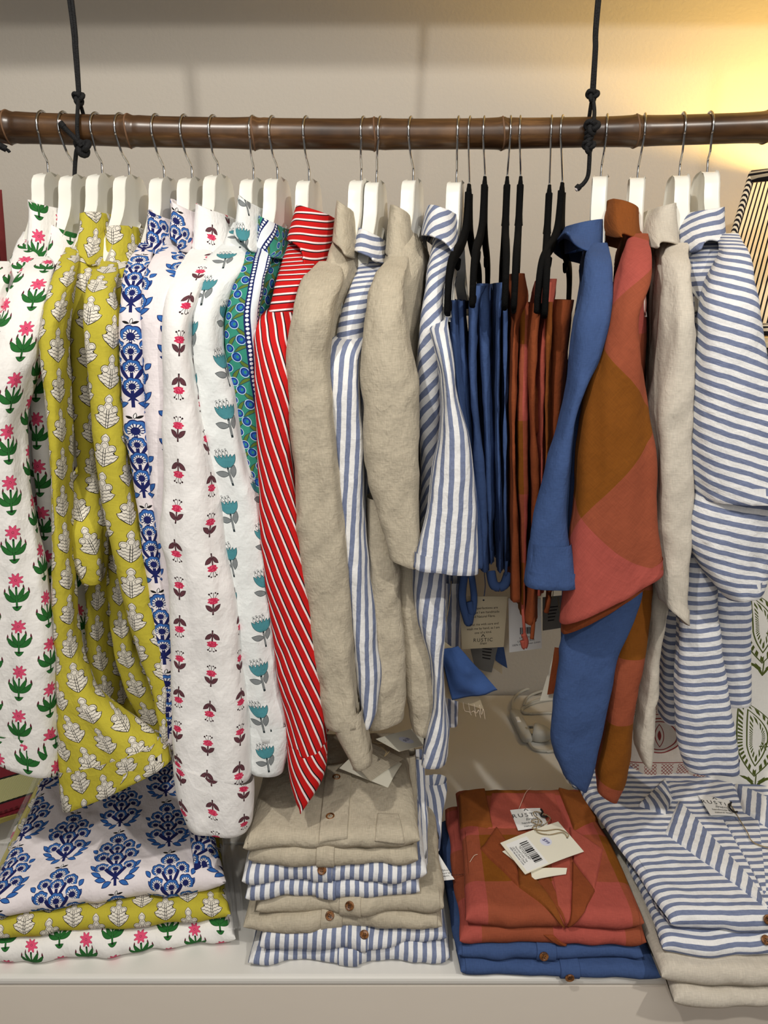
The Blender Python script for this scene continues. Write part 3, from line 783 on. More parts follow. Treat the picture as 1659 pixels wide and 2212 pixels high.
def collar(mat, parent, t_py, b_py, top, bot, Y=-.068, depth=.125, tip=None, crest=None, seed=1, rot=0.0, off=(0, 0), tipw=.5, tipa=.9, yaw=8, flare=.052, wr=.0014, slope=16.0, grow=5.0):
    """turned-down collar round the neck. top/bot: (xL, xR) px of its near outline"""
    n = 96; k = 26
    if crest is None or crest == 0: crest = -.007
    bot = (bot[0]-grow, bot[1]+grow)
    dslope = P(0, b_py, Y)[2]-P(0, b_py+slope, Y)[2]
    V = np.zeros((k+6, n, 3)); UV = np.zeros((k+6, n, 2))
    zt = P((top[0]+top[1])/2, t_py, Y)[2]; zb = P((bot[0]+bot[1])/2, b_py, Y-flare)[2]
    xt = [P(x, t_py, Y)[0] for x in top]; xb = [P(x, b_py, Y-flare)[0] for x in bot]
    a = np.linspace(-np.pi, np.pi, n)
    ty = math.tan(math.radians(yaw))
    for i in range(k+6):
        if i < 6:                                 # inside of the stand, rising to the crest
            t = 0; q = (i-6)/6.0; zz = zt+q*.03-.004*q*q; g = -.004+.0035*(1+q)
        else:
            t = (i-6)/(k-1.0); zz = zt+(zb-zt)*t; g = .001*math.sin(min(t*6, 1.57))
            if t < .12: zz = zt-(zt-zb)*t*(t/.12)
        tt = t**.8
        xl = xt[0]+(xb[0]-xt[0])*tt; xr = xt[1]+(xb[1]-xt[1])*tt
        hw = (xr-xl)/2+g; hd = depth/2+flare*t**1.25+g
        x, y, s = ring_pts(hw, hd, n, 2.5)
        V[i, :, 0] = (xl+xr)/2+x+(y+hd*.6)*ty*.6; V[i, :, 1] = Y+depth/2+y
        cr = crest*(x/hw)
        V[i, :, 2] = zz+cr*(1-t)-dslope*np.clip(x/hw, -1, 1)*t
        UV[i, :, 0] = s; UV[i, :, 1] = -(zt-zz)*1.1+(.02 if i < 6 else 0)
        ang = np.arctan2(x/hw, -y/hd)             # 0 faces the camera, + to the right
        if tip is not None and t > 0:
            P0 = P(tip[0], tip[1], Y-flare-.012); wgt = np.exp(-((ang-tipa)/tipw)**2)*t**1.3
            j = np.argmin(np.abs(ang-tipa)); d = P0-V[i, j]*0-np.array([V[i, j, 0], V[i, j, 1], V[i, j, 2]])
            V[i] += d[None]*wgt[:, None]*(t**1.5)
            UV[i, :, 1] += d[2]*wgt*(t**1.5)
    u, v = UV[..., 0], UV[..., 1]
    tcol = np.linspace(0, 1, k+6)[:, None]
    D = wrinkle(u, v, seed, wr)+.003*vn(u/.05, v/.06, seed+9)*tcol
    V[..., 1] -= D; V[..., 2] += D*.6
    aa = math.radians(rot)
    UV = np.stack([u*math.cos(aa)-v*math.sin(aa)+off[0], u*math.sin(aa)+v*math.cos(aa)+off[1]], -1)
    o = grid('collar', V, UV, mat, parent)
    s = o.modifiers.new('cloth thickness', 'SOLIDIFY'); s.thickness = .0022; s.offset = -1
    return o
def button(parent, c, nrm, r=.0065, name='button'):
    c = np.array(c, float); nrm = np.array(nrm, float)/np.linalg.norm(nrm)
    a = np.cross(nrm, (0.1, 1, .05)); a /= np.linalg.norm(a); b = np.cross(nrm, a)
    pr = [(0.0, .0012), (.45, .0012), (.62, .0016), (.8, .0026), (.95, .0022), (1.0, .0012), (.97, 0)]
    V = []; F = []; n = 24
    for rr, h in pr:
        for k in range(n):
            t = 2*math.pi*k/n; V.append(c+(a*math.cos(t)+b*math.sin(t))*r*max(rr, .02)+nrm*h)
    for i in range(len(pr)-1):
        for k in range(n): F.append((i*n+k, (i+1)*n+k, (i+1)*n+(k+1) % n, i*n+(k+1) % n))
    F.append(tuple(range(n)))
    o = mesh(name, V, F, M['button'], parent)
    hv = []
    for sx in (-1, 1):
        for sy in (-1, 1):
            p = c+(a*sx+b*sy)*r*.2+nrm*.0011
            hv.append(sweep_vf([p, p+nrm*.0006], r*.11, n=8, side=tuple(a)))
    mesh('thread_hole', *join_vf(*hv), M['ink'], o)
    return o
def shirt(label, loc_px, group, mat=None):
    p = P(*loc_px); return thing('shirt', label, 'shirt', p, group)
GS = 'shirts hanging on the bamboo rail'
B = dict(at_near=True, e=3.6, n=150, yaw=7)

# 1, 2: pink flowers
t = shirt('white shirt with pink flowers cut off by the left frame edge, behind its twin', (40, 480, 0), GS)
tube('body', [(500, 30, 98, -.07, 0, .14), (540, 5, 90, -.12, 0, .25), (600, -25, 85, -.17, 0, .34), (700, -45, 78, -.185, 0, .37), (900, -50, 70, -.18, 0, .37), (1200, -50, 80, -.17, 0, .36), (1600, -40, 100, -.16, 0, .36)], M['pink'], t, seed=11, fold=.005, off=(.01, .02), **B)
tube('sleeve', [(600, -60, 18, -.21), (700, -75, 8, -.225), (900, -90, -8, -.23), (1200, -90, -10, -.23), (1600, -80, 0, -.23)], M['pink'], t, seed=12, off=(.02, 0))
collar(M['pink'], t, 437, 560, (48, 98), (38, 106), seed=13, off=(.012, .03), crest=-.004, tip=(92, 612), tipw=.45)
t = shirt('white shirt with pink flowers and green leaves, next to the mustard shirts', (120, 500, 0), GS)
tube('body', [(535, 88, 150, -.07, 0, .14), (575, 72, 142, -.12, 0, .25), (640, 55, 132, -.17, 0, .34), (740, 48, 128, -.185, 0, .37), (900, 45, 122, -.185, 0, .37), (1100, 66, 126, -.185, 0, .37), (1300, 85, 150, -.18, 0, .36), (1500, 92, 250, -.15, 0, .34), (1660, 95, 300, -.12, 0, .3)], M['pink'], t, seed=21, fold=.005, off=(.022, .035), **B)
sl = tube('sleeve', [(590, 40, 112, -.18), (650, 18, 104, -.205), (740, -2, 92, -.222), (830, -15, 68, -.232), (950, -25, 50, -.238), (1060, -30, 66, -.24), (1200, -38, 92, -.242), (1400, -46, 124, -.244), (1550, -50, 130, -.246, 8), (1600, -50, 131, -.246, 30), (1640, -48, 131, -.246, 60)], M['pink'], t, seed=22, depth=.06, off=(.002, .01))
tube('cuff', [(1592, -52, 132, -.2475, 30), (1632, -50, 132, -.2475, 58), (1660, -46, 131, -.2475, 66)], M['pink'], sl, seed=22, depth=.063, off=(.03, .02), fold=.003)
collar(M['pink'], t, 490, 562, (98, 150), (84, 153), seed=23, off=(.001, .026), tip=(150, 590), crest=.0)
# 3, 4: mustard
t = shirt('mustard yellow shirt with white leaf blocks, the left one with wide hemmed sleeve', (190, 480, 0), GS)
tube('body', [(500, 160, 212, -.07, 0, .14), (545, 140, 212, -.12, 0, .25), (610, 122, 206, -.16, 0, .33), (740, 135, 202, -.175, 0, .36), (905, 146, 204, -.18, 0, .36), (1050, 152, 214, -.182, 0, .36), (1170, 150, 226, -.184, 0, .36), (1280, 160, 226, -.184, 0, .36), (1400, 163, 226, -.18, 0, .36), (1500, 170, 250, -.175, 0, .35), (1600, 180, 270, -.17, 0, .34)], M['mustard'], t, seed=31, fold=.006, pinch=.004, off=(.003, .01), **B)
sl = tube('sleeve', [(570, 128, 170, -.17), (620, 112, 160, -.195), (700, 101, 147, -.215), (740, 98, 143, -.22), (820, 104, 146, -.225), (950, 116, 150, -.228), (1100, 123, 151, -.23), (1200, 127, 158, -.232), (1290, 127, 164, -.234), (1400, 128, 168, -.236), (1500, 129, 196, -.238, -6), (1570, 129, 262, -.242, -20), (1630, 129, 330, -.246, -45), (1680, 131, 362, -.25, -80), (1712, 134, 372, -.252, -100)], M['mustard'], t, seed=32, depth=.055, off=(.0, .02), n=90, rot=0)
tube('cuff', [(1650, 130, 350, -.2525, -62), (1690, 132, 368, -.2535, -88), (1718, 135, 374, -.2545, -102)], M['mustard'], sl, seed=32, depth=.058, off=(.02, .01), fold=.0035, n=90)
tube('sleeve', [(1030, 158, 208, -.19), (1110, 152, 224, -.2), (1160, 148, 231, -.206), (1220, 162, 232, -.206), (1262, 185, 230, -.204)], M['mustard'], t, seed=34, depth=.04, off=(.02, .0), rot=-18)
collar(M['mustard'], t, 459, 555, (162, 205), (152, 215), seed=33, tip=(205, 575), off=(.0, .018), crest=.003)
t = shirt('mustard yellow shirt with white leaf blocks, right one with pointed collar hanging', (250, 510, 0), GS)
tube('body', [(530, 215, 285, -.07, 0, .14), (580, 205, 285, -.12, 0, .25), (640, 196, 280, -.155, 0, .32), (800, 205, 272, -.165, 0, .35), (1000, 205, 268, -.17, 0, .35), (1250, 205, 284, -.175, 0, .35), (1400, 224, 292, -.178, 0, .35), (1500, 250, 330, -.178, 0, .35), (1560, 285, 355, -.178, 0, .35), (1610, 332, 368, -.176, 0, .35)], M['mustard'], t, seed=41, fold=.006, pinch=.004, off=(.012, .03), **B)
tube('sleeve', [(600, 200, 250, -.17), (640, 193, 250, -.195), (700, 195, 262, -.21), (820, 206, 264, -.218), (950, 216, 276, -.222), (1080, 230, 290, -.225), (1200, 250, 313, -.228), (1300, 270, 336, -.23), (1400, 295, 359, -.232), (1500, 330, 374, -.234), (1605, 352, 378, -.235)], M['mustard'], t, seed=42, depth=.05, off=(.005, .008), rot=9)
collar(M['mustard'], t, 488, 590, (215, 272), (205, 284), seed=43, tip=(248, 668), tipw=.62, tipa=.35, off=(.016, .03), crest=.002)
# 5, 6: blue floral
t = shirt('white and blue floral shirt, the left of the two, beside the mustard shirts', (330, 480, 0), GS)
tube('body', [(510, 305, 358, -.07, 0, .14), (555, 285, 350, -.12, 0, .25), (620, 276, 340, -.155, 0, .32), (800, 285, 332, -.165, 0, .35), (1100, 315, 350, -.17, 0, .35), (1300, 335, 375, -.17, 0, .35), (1620, 350, 392, -.165, 0, .35)], M['blue'], t, seed=51, off=(.03, .02), **B)
tube('sleeve', [(560, 280, 332, -.165), (620, 268, 322, -.195), (700, 267, 319, -.208), (800, 271, 320, -.213), (900, 279, 325, -.216), (1050, 298, 341, -.22), (1200, 318, 362, -.222), (1350, 335, 385, -.224), (1500, 350, 392, -.225), (1610, 352, 392, -.225)], M['blue'], t, seed=52, off=(.038, .045))
collar(M['blue'], t, 458, 540, (310, 352), (300, 365), seed=53, tip=(350, 560), off=(.04, -.02), crest=.0)
t = shirt('white and blue floral shirt, the right of the two, behind the small red flower shirt', (385, 460, 0), GS)
tube('body', [(480, 360, 410, -.07, 0, .14), (530, 335, 405, -.12, 0, .25), (610, 318, 392, -.155, 0, .32), (800, 322, 380, -.165, 0, .35), (1100, 332, 390, -.17, 0, .35), (1600, 360, 410, -.165, 0, .35)], M['blue'], t, seed=61, off=(.06, .05), **B)
tube('sleeve', [(560, 330, 395, -.165), (610, 313, 386, -.195), (700, 315, 374, -.208), (900, 320, 377, -.215), (1050, 326, 382, -.218), (1200, 345, 390, -.22), (1400, 360, 400, -.22), (1590, 372, 405, -.22)], M['blue'], t, seed=62, off=(.078, .062))
collar(M['blue'], t, 440, 522, (360, 405), (357, 412), seed=63, tip=(400, 545), off=(.04, .005), crest=.0)
# 7: small red flowers
t = shirt('white shirt with small red flowers on a long straight sleeve reaching the lower stack', (440, 480, 0), GS)
tube('body', [(500, 412, 482, -.07, 0, .14), (550, 392, 470, -.12, 0, .25), (620, 380, 460, -.155, 0, .32), (800, 376, 440, -.165, 0, .35), (1000, 376, 470, -.17, 0, .35), (1300, 385, 510, -.17, 0, .35), (1640, 400, 530, -.165, 0, .35)], M['redf'], t, seed=71, off=(.01, .0), **B)
sl = tube('sleeve', [(570, 388, 458, -.17), (620, 372, 446, -.2), (690, 365, 425, -.22), (740, 364, 423, -.228), (850, 364, 437, -.234), (950, 365, 451, -.238), (1050, 365, 470, -.24), (1110, 360, 478, -.242), (1165, 352, 486, -.243), (1230, 368, 497, -.245), (1300, 371, 509, -.247), (1450, 371, 529, -.25), (1600, 372, 543, -.253), (1690, 380, 546, -.256, 20)], M['redf'], t, seed=72, depth=.06, off=(.0, .01), rot=5, n=84)
tube('cuff', [(1680, 380, 548, -.257, 50), (1740, 386, 547, -.259, 46), (1790, 400, 541, -.26, 30), (1806, 412, 537, -.26, 16)], M['redf'], sl, seed=72, depth=.062, off=(.018, .02), fold=.003, n=84)
collar(M['redf'], t, 446, 545, (412, 470), (402, 487), seed=73, tip=(478, 585), off=(.01, .012), crest=.0)
# 8: teal flowers
t = shirt('white shirt with teal blue flowers on grey stems, sleeve ending in a square cuff', (520, 460, 0), GS)
tube('body', [(480, 490, 552, -.07, 0, .14), (530, 465, 545, -.12, 0, .25), (620, 445, 520, -.155, 0, .32), (800, 440, 505, -.165, 0, .35), (1100, 480, 560, -.165, 0, .35), (1600, 530, 600, -.16, 0, .34)], M['teal'], t, seed=81, off=(.02, .01), **B)
sl = tube('sleeve', [(560, 448, 528, -.16), (620, 434, 500, -.19), (690, 421, 483, -.208), (750, 420, 482, -.215), (850, 428, 511, -.22), (1000, 448, 536, -.223), (1100, 465, 562, -.225), (1200, 480, 577, -.227), (1300, 495, 590, -.228), (1400, 508, 600, -.23), (1500, 522, 612, -.231), (1560, 532, 626, -.232), (1600, 538, 628, -.232)], M['teal'], t, seed=82, depth=.05, off=(.012, .03), rot=9)
tube('cuff', [(1574, 536, 628, -.235), (1620, 538, 627, -.236), (1676, 541, 612, -.236, 6)], M['teal'], sl, seed=82, depth=.052, off=(.022, .012), fold=.002)
collar(M['teal'], t, 427, 515, (508, 545), (497, 558), seed=83, tip=(552, 545), off=(.02, .03), crest=.0)
# 9: green border print
t = shirt('green and blue patterned shirt with white dotted border bands, squeezed in the row', (575, 490, 0), GS)
tube('body', [(500, 545, 610, -.07, 0, .14), (540, 525, 602, -.12, 0, .25), (610, 512, 592, -.155, 0, .32), (800, 515, 575, -.16, 0, .34), (1100, 545, 600, -.16, 0, .34), (1500, 580, 640, -.15, 0, .33)], M['green'], t, seed=91, off=(.03, .01), **B)
tube('sleeve', [(560, 518, 590, -.155), (620, 502, 574, -.18), (700, 492, 558, -.195), (800, 497, 560, -.2), (900, 508, 565, -.203), (1000, 520, 574, -.205), (1150, 545, 590, -.207), (1300, 562, 604, -.207), (1450, 580, 615, -.207)], M['green'], t, seed=92, depth=.045, off=(.004, .02), rot=-4)
collar(M['green'], t, 473, 540, (552, 600), (544, 610), seed=93, tip=(600, 560), off=(.0, .02), rot=25)
# 10: red stripes
t = shirt('red shirt with white and black stripes and an open upright collar', (650, 470, 0), GS)
tube('body', [(500, 612, 705, -.07, 0, .14), (545, 598, 690, -.12, 0, .25), (620, 575, 664, -.17, 0, .34), (700, 556, 645, -.185, 0, .36), (760, 552, 640, -.19, 0, .37)], M['reds'], t, seed=101, rot=84, off=(.0, .0), hem=False, **B)
tube('lower_body', [(700, 560, 668, -.17, 0, .35), (900, 575, 672, -.175, 0, .36), (1200, 590, 680, -.175, 0, .36), (1620, 620, 700, -.17, 0, .35)], M['reds'], t, seed=102, rot=0, hem=True, **B)
sl = tube('sleeve', [(690, 553, 640, -.205), (740, 549, 628, -.218), (850, 554, 630, -.225), (950, 561, 628, -.228), (1050, 566, 634, -.23), (1150, 570, 651, -.232), (1250, 579, 663, -.234), (1350, 593, 675, -.236), (1450, 604, 690, -.238), (1550, 618, 700, -.241), (1640, 626, 706, -.243, 10)], M['reds'], t, seed=103, depth=.05, twist=.28, off=(.004, 0), n=84)
tube('cuff', [(1618, 623, 707, -.245, -4), (1660, 622, 706, -.247, -14), (1700, 628, 702, -.248, -30), (1735, 640, 684, -.249, -26), (1756, 648, 662, -.249, -10)], M['reds'], sl, seed=103, depth=.05, rot=-24, off=(.003, .0), fold=.002)
collar(M['reds'], t, 449, 530, (632, 712), (610, 716), seed=104, rot=78, tip=(672, 640), tipw=.5, tipa=.75, crest=.0, depth=.135)
# 11: linen
t = shirt('beige linen shirt with long cuffed sleeve right of the red striped shirt', (745, 470, 0), GS)
tube('body', [(490, 722, 770, -.07, 0, .14), (540, 700, 768, -.12, 0, .25), (610, 675, 760, -.16, 0, .33), (720, 655, 735, -.18, 0, .36), (900, 650, 735, -.18, 0, .36), (1200, 660, 750, -.18, 0, .36), (1500, 700, 775, -.17, 0, .35)], M['linen'], t, seed=111, wr=.0028, **B)
sl = tube('sleeve', [(600, 660, 735, -.18), (650, 648, 722, -.205), (700, 637, 712, -.22), (780, 627, 706, -.226), (850, 628, 714, -.229), (1000, 635, 729, -.232), (1150, 645, 743, -.235), (1300, 668, 753, -.237), (1450, 688, 766, -.24), (1530, 700, 778, -.242), (1575, 712, 784, -.243, -10)], M['linen'], t, seed=112, wr=.0028, depth=.055, fold=.005)
tube('cuff', [(1556, 712, 782, -.2445, -20), (1590, 727, 788, -.2455, -26), (1625, 744, 799, -.2465, -22), (1662, 762, 807, -.2475, -12)], M['linen'], sl, seed=113, wr=.0015, depth=.057, fold=.002, rot=20)
collar(M['linen'], t, 439, 530, (724, 760), (716, 768), seed=114, tip=(758, 555), tipw=.7, off=(.1, .1), wr=.002)
# 12: striped
t = shirt('blue and white striped shirt between the two beige linen shirts', (795, 520, 0), GS)
tube('body', [(540, 765, 838, -.07, 0, .14), (580, 755, 834, -.12, 0, .25), (640, 735, 820, -.165, 0, .33), (720, 716, 795, -.185, 0, .36), (790, 712, 785, -.19, 0, .37)], M['stripe'], t, seed=121, rot=78, hem=False, **B)
tube('lower_body', [(760, 718, 800, -.18, 0, .36), (1000, 730, 800, -.18, 0, .36), (1300, 750, 806, -.18, 0, .36), (1540, 775, 812, -.175, 0, .35)], M['stripe'], t, seed=122, rot=10, **B)
tube('sleeve', [(745, 710, 782, -.205), (775, 709, 777, -.212), (850, 714, 778, -.217), (950, 721, 787, -.22), (1100, 733, 792, -.222), (1250, 745, 796, -.224), (1330, 753, 802, -.225), (1400, 761, 806, -.225), (1480, 770, 819, -.225), (1540, 779, 815, -.225), (1574, 785, 801, -.225)], M['stripe'], t, seed=123, depth=.05, twist=-.12)
collar(M['stripe'], t, 500, 550, (772, 824), (762, 832), seed=124, rot=80, crest=.0, tip=(815, 565))
# 13: linen, long collar
t = shirt('beige linen shirt with a long pointed collar and short sleeve, left of a striped one', (875, 480, 0), GS)
tube('body', [(500, 838, 908, -.07, 0, .14), (545, 825, 908, -.12, 0, .25), (620, 805, 905, -.155, 0, .32), (750, 795, 900, -.165, 0, .34), (950, 798, 900, -.165, 0, .34), (1150, 800, 900, -.16, 0, .33)], M['linen'], t, seed=131, wr=.0028, hem=False, **B)
tube('back_panel', [(1080, 794, 880, -.2, 0, .05), (1200, 795, 858, -.205, 0, .05), (1300, 797, 868, -.208, 0, .045), (1420, 800, 877, -.21, 0, .045), (1530, 796, 878, -.212, -8, .045), (1575, 792, 870, -.212, -22, .04)], M['linen'], t, seed=132, wr=.0028, fold=.003, e=2.6)
tube('front_panel', [(1150, 852, 905, -.175, 0, .05), (1300, 856, 908, -.18, 0, .05), (1400, 864, 930, -.183, 0, .045), (1500, 872, 941, -.185, 0, .045), (1560, 880, 944, -.186, 6, .04), (1596, 888, 942, -.186, 12, .04)], M['linen'], t, seed=133, wr=.0028, fold=.003, e=2.6)
tube('sleeve', [(590, 815, 880, -.18), (640, 800, 880, -.2), (720, 790, 882, -.215), (800, 790, 894, -.224), (860, 792, 902, -.228), (950, 793, 907, -.23), (1040, 796, 910, -.231), (1110, 810, 910, -.232), (1170, 826, 910, -.233, 6), (1222, 838, 907, -.234, 22)], M['linen'], t, seed=134, wr=.0028, depth=.055, fold=.007, fu=.05)
collar(M['linen'], t, 448, 560, (842, 888), (834, 902), seed=135, tip=(896, 672), tipw=.55, tipa=1.0, wr=.002, off=(.2, 0), crest=.0)
# 14: striped, by the velvet hangers
t = shirt('blue and white striped short-sleeved shirt beside the black velvet hangers', (955, 470, 0), GS)
tube('body', [(490, 930, 996, -.07, 0, .14), (540, 925, 986, -.12, 0, .25), (620, 912, 966, -.165, 0, .33), (720, 899, 962, -.185, 0, .36), (800, 893, 962, -.19, 0, .37), (900, 893, 960, -.19, 0, .37), (1000, 903, 958, -.19, 0, .37), (1160, 905, 950, -.185, 0, .36)], M['stripe'], t, seed=141, rot=38, **B)
tube('side_panel', [(1180, 888, 955, -.19, 0, .06), (1260, 889, 962, -.195, 0, .06), (1350, 903, 958, -.2, 0, .05), (1450, 930, 954, -.2, 0, .05), (1540, 935, 958, -.2, 0, .05), (1600, 922, 964, -.2, 0, .06), (1660, 908, 960, -.2, 0, .06)], M['stripe'], t, seed=142, rot=10, fold=.004)
tube('rear_panel', [(1260, 950, 1000, -.05, 0, .04), (1400, 952, 996, -.05, 0, .04), (1572, 958, 988, -.05, 0, .04)], M['stripe'], t, seed=144, fold=.003)
tube('sleeve', [(712, 930, 966, -.205), (760, 940, 972, -.218), (830, 952, 980, -.226), (880, 954, 990, -.23), (950, 948, 1010, -.234), (1050, 933, 1022, -.238), (1150, 912, 1030, -.241), (1240, 889, 1036, -.244, 18)], M['stripe'], t, seed=143, depth=.06, rot=0, n=84, fold=.003)
collar(M['stripe'], t, 448, 515, (925, 992), (916, 996), seed=145, rot=50, tip=(985, 545), crest=.0)
# 15: blue
t = shirt('denim blue linen shirt with short hemmed sleeve, next to the rust checked shirt', (1285, 480, 0), GS)
BR = dict(at_near=True, e=3.6, n=150, yaw=14)
tube('body', [(520, 1258, 1325, -.07, 0, .14), (570, 1255, 1325, -.12, 0, .25), (640, 1255, 1322, -.16, 0, .33), (760, 1238, 1308, -.18, 0, .36), (900, 1222, 1292, -.18, 0, .36), (1100, 1215, 1285, -.18, 0, .36), (1250, 1212, 1300, -.18, 0, .36)], M['navy'], t, seed=151, hem=False, fold=.006, **BR)
tube('front_panel', [(1180, 1208, 1330, -.2, 0, .05), (1300, 1213, 1380, -.205, -14, .045), (1350, 1210, 1368, -.207, -20, .045), (1440, 1204, 1326, -.21, 0, .045), (1540, 1191, 1308, -.213, 0, .045), (1600, 1187, 1294, -.215, 8, .04), (1660, 1194, 1278, -.216, 30, .04), (1700, 1212, 1266, -.216, 40, .035)], M['navy'], t, seed=152, fold=.003, e=2.8)
sl = tube('sleeve', [(560, 1266, 1318, -.17), (640, 1257, 1320, -.2), (700, 1243, 1314, -.215), (760, 1237, 1300, -.222), (850, 1224, 1262, -.227), (930, 1206, 1238, -.23), (1000, 1186, 1231, -.233), (1080, 1168, 1225, -.236), (1150, 1152, 1227, -.238), (1215, 1142, 1235, -.24), (1272, 1133, 1244, -.242, 2)], M['navy'], t, seed=153, depth=.05, fold=.003)
tube('cuff', [(1182, 1146, 1231, -.2425), (1230, 1140, 1238, -.244), (1275, 1132, 1245, -.2455, 2)], M['navy'], sl, seed=153, depth=.051, fold=.003)
collar(M['navy'], t, 477, 545, (1238, 1318), (1228, 1328), seed=154, tip=(1222, 500), tipw=.55, tipa=-1.2, crest=.004, yaw=12, wr=.002)
# 16: rust check
t = shirt('rust and ochre checked linen shirt with a wide slanting sleeve', (1370, 460, 0), GS)
tube('body', [(490, 1345, 1408, -.07, 0, .14), (540, 1345, 1408, -.12, 0, .25), (620, 1345, 1405, -.16, 0, .33), (800, 1340, 1402, -.175, 0, .35), (1100, 1340, 1400, -.175, 0, .35), (1250, 1340, 1402, -.175, 0, .35)], M['check'], t, seed=161, off=(.03, .0), hem=False, **BR)
tube('front_panel', [(1180, 1335, 1402, -.185, 0, .05), (1330, 1330, 1402, -.19, 10, .045), (1430, 1318, 1392, -.195, 0, .045), (1500, 1310, 1376, -.198, 0, .045), (1600, 1300, 1364, -.2, 0, .04), (1680, 1282, 1350, -.202, 20, .04), (1728, 1284, 1330, -.202, 24, .035)], M['check'], t, seed=162, off=(.13, .06), fold=.003, e=2.8)
tube('sleeve', [(540, 1352, 1402, -.17), (610, 1338, 1400, -.2), (700, 1311, 1375, -.218), (760, 1297, 1383, -.225), (800, 1286, 1391, -.228), (900, 1260, 1400, -.233), (1000, 1246, 1412, -.237), (1100, 1238, 1411, -.24), (1160, 1230, 1411, -.242, -10), (1220, 1222, 1413, -.244, -50), (1270, 1214, 1415, -.246, -92), (1306, 1208, 1416, -.248, -112)], M['check'], t, seed=163, depth=.06, rot=42, uvs=.62, off=(.25, .1106), n=96, fold=.004)
tube('sleeve_lining', [(1200, 1226, 1405, -.236, -30), (1290, 1215, 1405, -.238, -100), (1325, 1212, 1395, -.239, -112)], M['rust'], t, seed=164, depth=.045, n=90, fold=.003)
collar(M['mocha'], t, 436, 505, (1330, 1398), (1326, 1410), seed=165, off=(.045, .05), tip=(1334, 515), tipa=-1.0, yaw=12, crest=.0)
# 17: pale linen
t = shirt('pale oatmeal linen shirt between the rust checked and the rightmost striped shirt', (1445, 480, 0), GS)
tube('body', [(500, 1418, 1492, -.07, 0, .14), (550, 1412, 1492, -.12, 0, .25), (640, 1410, 1490, -.155, 0, .32), (800, 1406, 1485, -.165, 0, .34), (1000, 1402, 1480, -.165, 0, .34), (1250, 1400, 1450, -.165, 0, .34)], M['pale'], t, seed=171, wr=.0028, hem=False, fold=.006, **BR)
tube('front_panel', [(1180, 1398, 1450, -.165, 0, .05), (1350, 1398, 1432, -.17, 0, .045), (1450, 1388, 1417, -.172, 0, .045), (1550, 1374, 1416, -.175, 0, .045), (1620, 1370, 1410, -.176, 10, .04), (1662, 1384, 1402, -.176, 14, .035)], M['pale'], t, seed=172, wr=.0028, fold=.003, e=2.6)
tube('sleeve', [(560, 1440, 1492, -.17), (640, 1436, 1492, -.195), (720, 1430, 1493, -.208), (800, 1423, 1493, -.213), (900, 1409, 1493, -.217), (1000, 1413, 1494, -.22), (1100, 1413, 1496, -.222), (1200, 1413, 1487, -.224), (1290, 1413, 1480, -.225, 18), (1336, 1424, 1482, -.226, 46)], M['pale'], t, seed=173, wr=.0028, depth=.055, fold=.006, fu=.04)
collar(M['pale'], t, 440, 520, (1425, 1478), (1408, 1495), seed=174, wr=.0025, tip=(1412, 535), tipa=-1.0, yaw=10, crest=.004)
# 18: striped, rightmost
t = shirt('blue and white striped shirt at the right end of the rail, by the lampshade', (1540, 470, 0), GS)
tube('body', [(500, 1505, 1590, -.07, 0, .14), (540, 1500, 1602, -.12, 0, .25), (600, 1497, 1612, -.16, 0, .33), (720, 1495, 1600, -.175, 0, .35), (900, 1492, 1580, -.175, 0, .35), (1150, 1485, 1570, -.175, 0, .35)], M['stripe'], t, seed=181, rot=88, hem=False, at_near=True, e=3.6, n=150, yaw=2)
tube('front_panel', [(1100, 1480, 1570, -.185, 0, .06), (1250, 1466, 1540, -.19, 0, .06), (1350, 1460, 1545, -.195, 0, .05), (1430, 1456, 1552, -.198, 0, .05), (1540, 1454, 1568, -.2, 0, .05), (1620, 1460, 1583, -.202, 0, .045), (1676, 1474, 1588, -.203, 4, .04)], M['stripe'], t, seed=182, rot=84, fold=.004, e=2.8)
tube('back_panel', [(1200, 1530, 1612, -.12, 0, .05), (1400, 1536, 1612, -.12, 0, .05), (1528, 1548, 1613, -.12, 0, .05)], M['stripe'], t, seed=183, rot=88, fold=.003, e=2.8)
tube('side_panel', [(1250, 1424, 1475, -.11, 0, .05), (1400, 1422, 1470, -.11, 0, .05), (1568, 1424, 1468, -.11, 0, .05)], M['stripe'], t, seed=184, rot=90, fold=.003, e=2.8)
sl = tube('sleeve', [(540, 1555, 1606, -.17), (600, 1530, 1622, -.195), (660, 1520, 1632, -.21), (730, 1514, 1641, -.22), (800, 1508, 1652, -.226), (900, 1500, 1672, -.23), (1000, 1496, 1690, -.234), (1050, 1498, 1698, -.236), (1090, 1502, 1700, -.237)], M['stripe'], t, seed=185, depth=.075, rot=108, n=96, fold=.008, fu=.06, wr=.002)
tube('cuff', [(1050, 1500, 1690, -.225), (1090, 1494, 1685, -.23), (1130, 1487, 1676, -.232), (1180, 1484, 1668, -.233, 10), (1225, 1495, 1660, -.234, 14), (1270, 1530, 1650, -.235, -6), (1296, 1560, 1640, -.235, -14)], M['stripe'], sl, seed=186, depth=.06, rot=100, n=96, fold=.005, wr=.002)
collar(M['stripe'], t, 450, 515, (1502, 1586), (1492, 1600), seed=187, rot=72, yaw=2, tip=(1497, 545), tipa=-1.0, crest=.004, wr=.002)

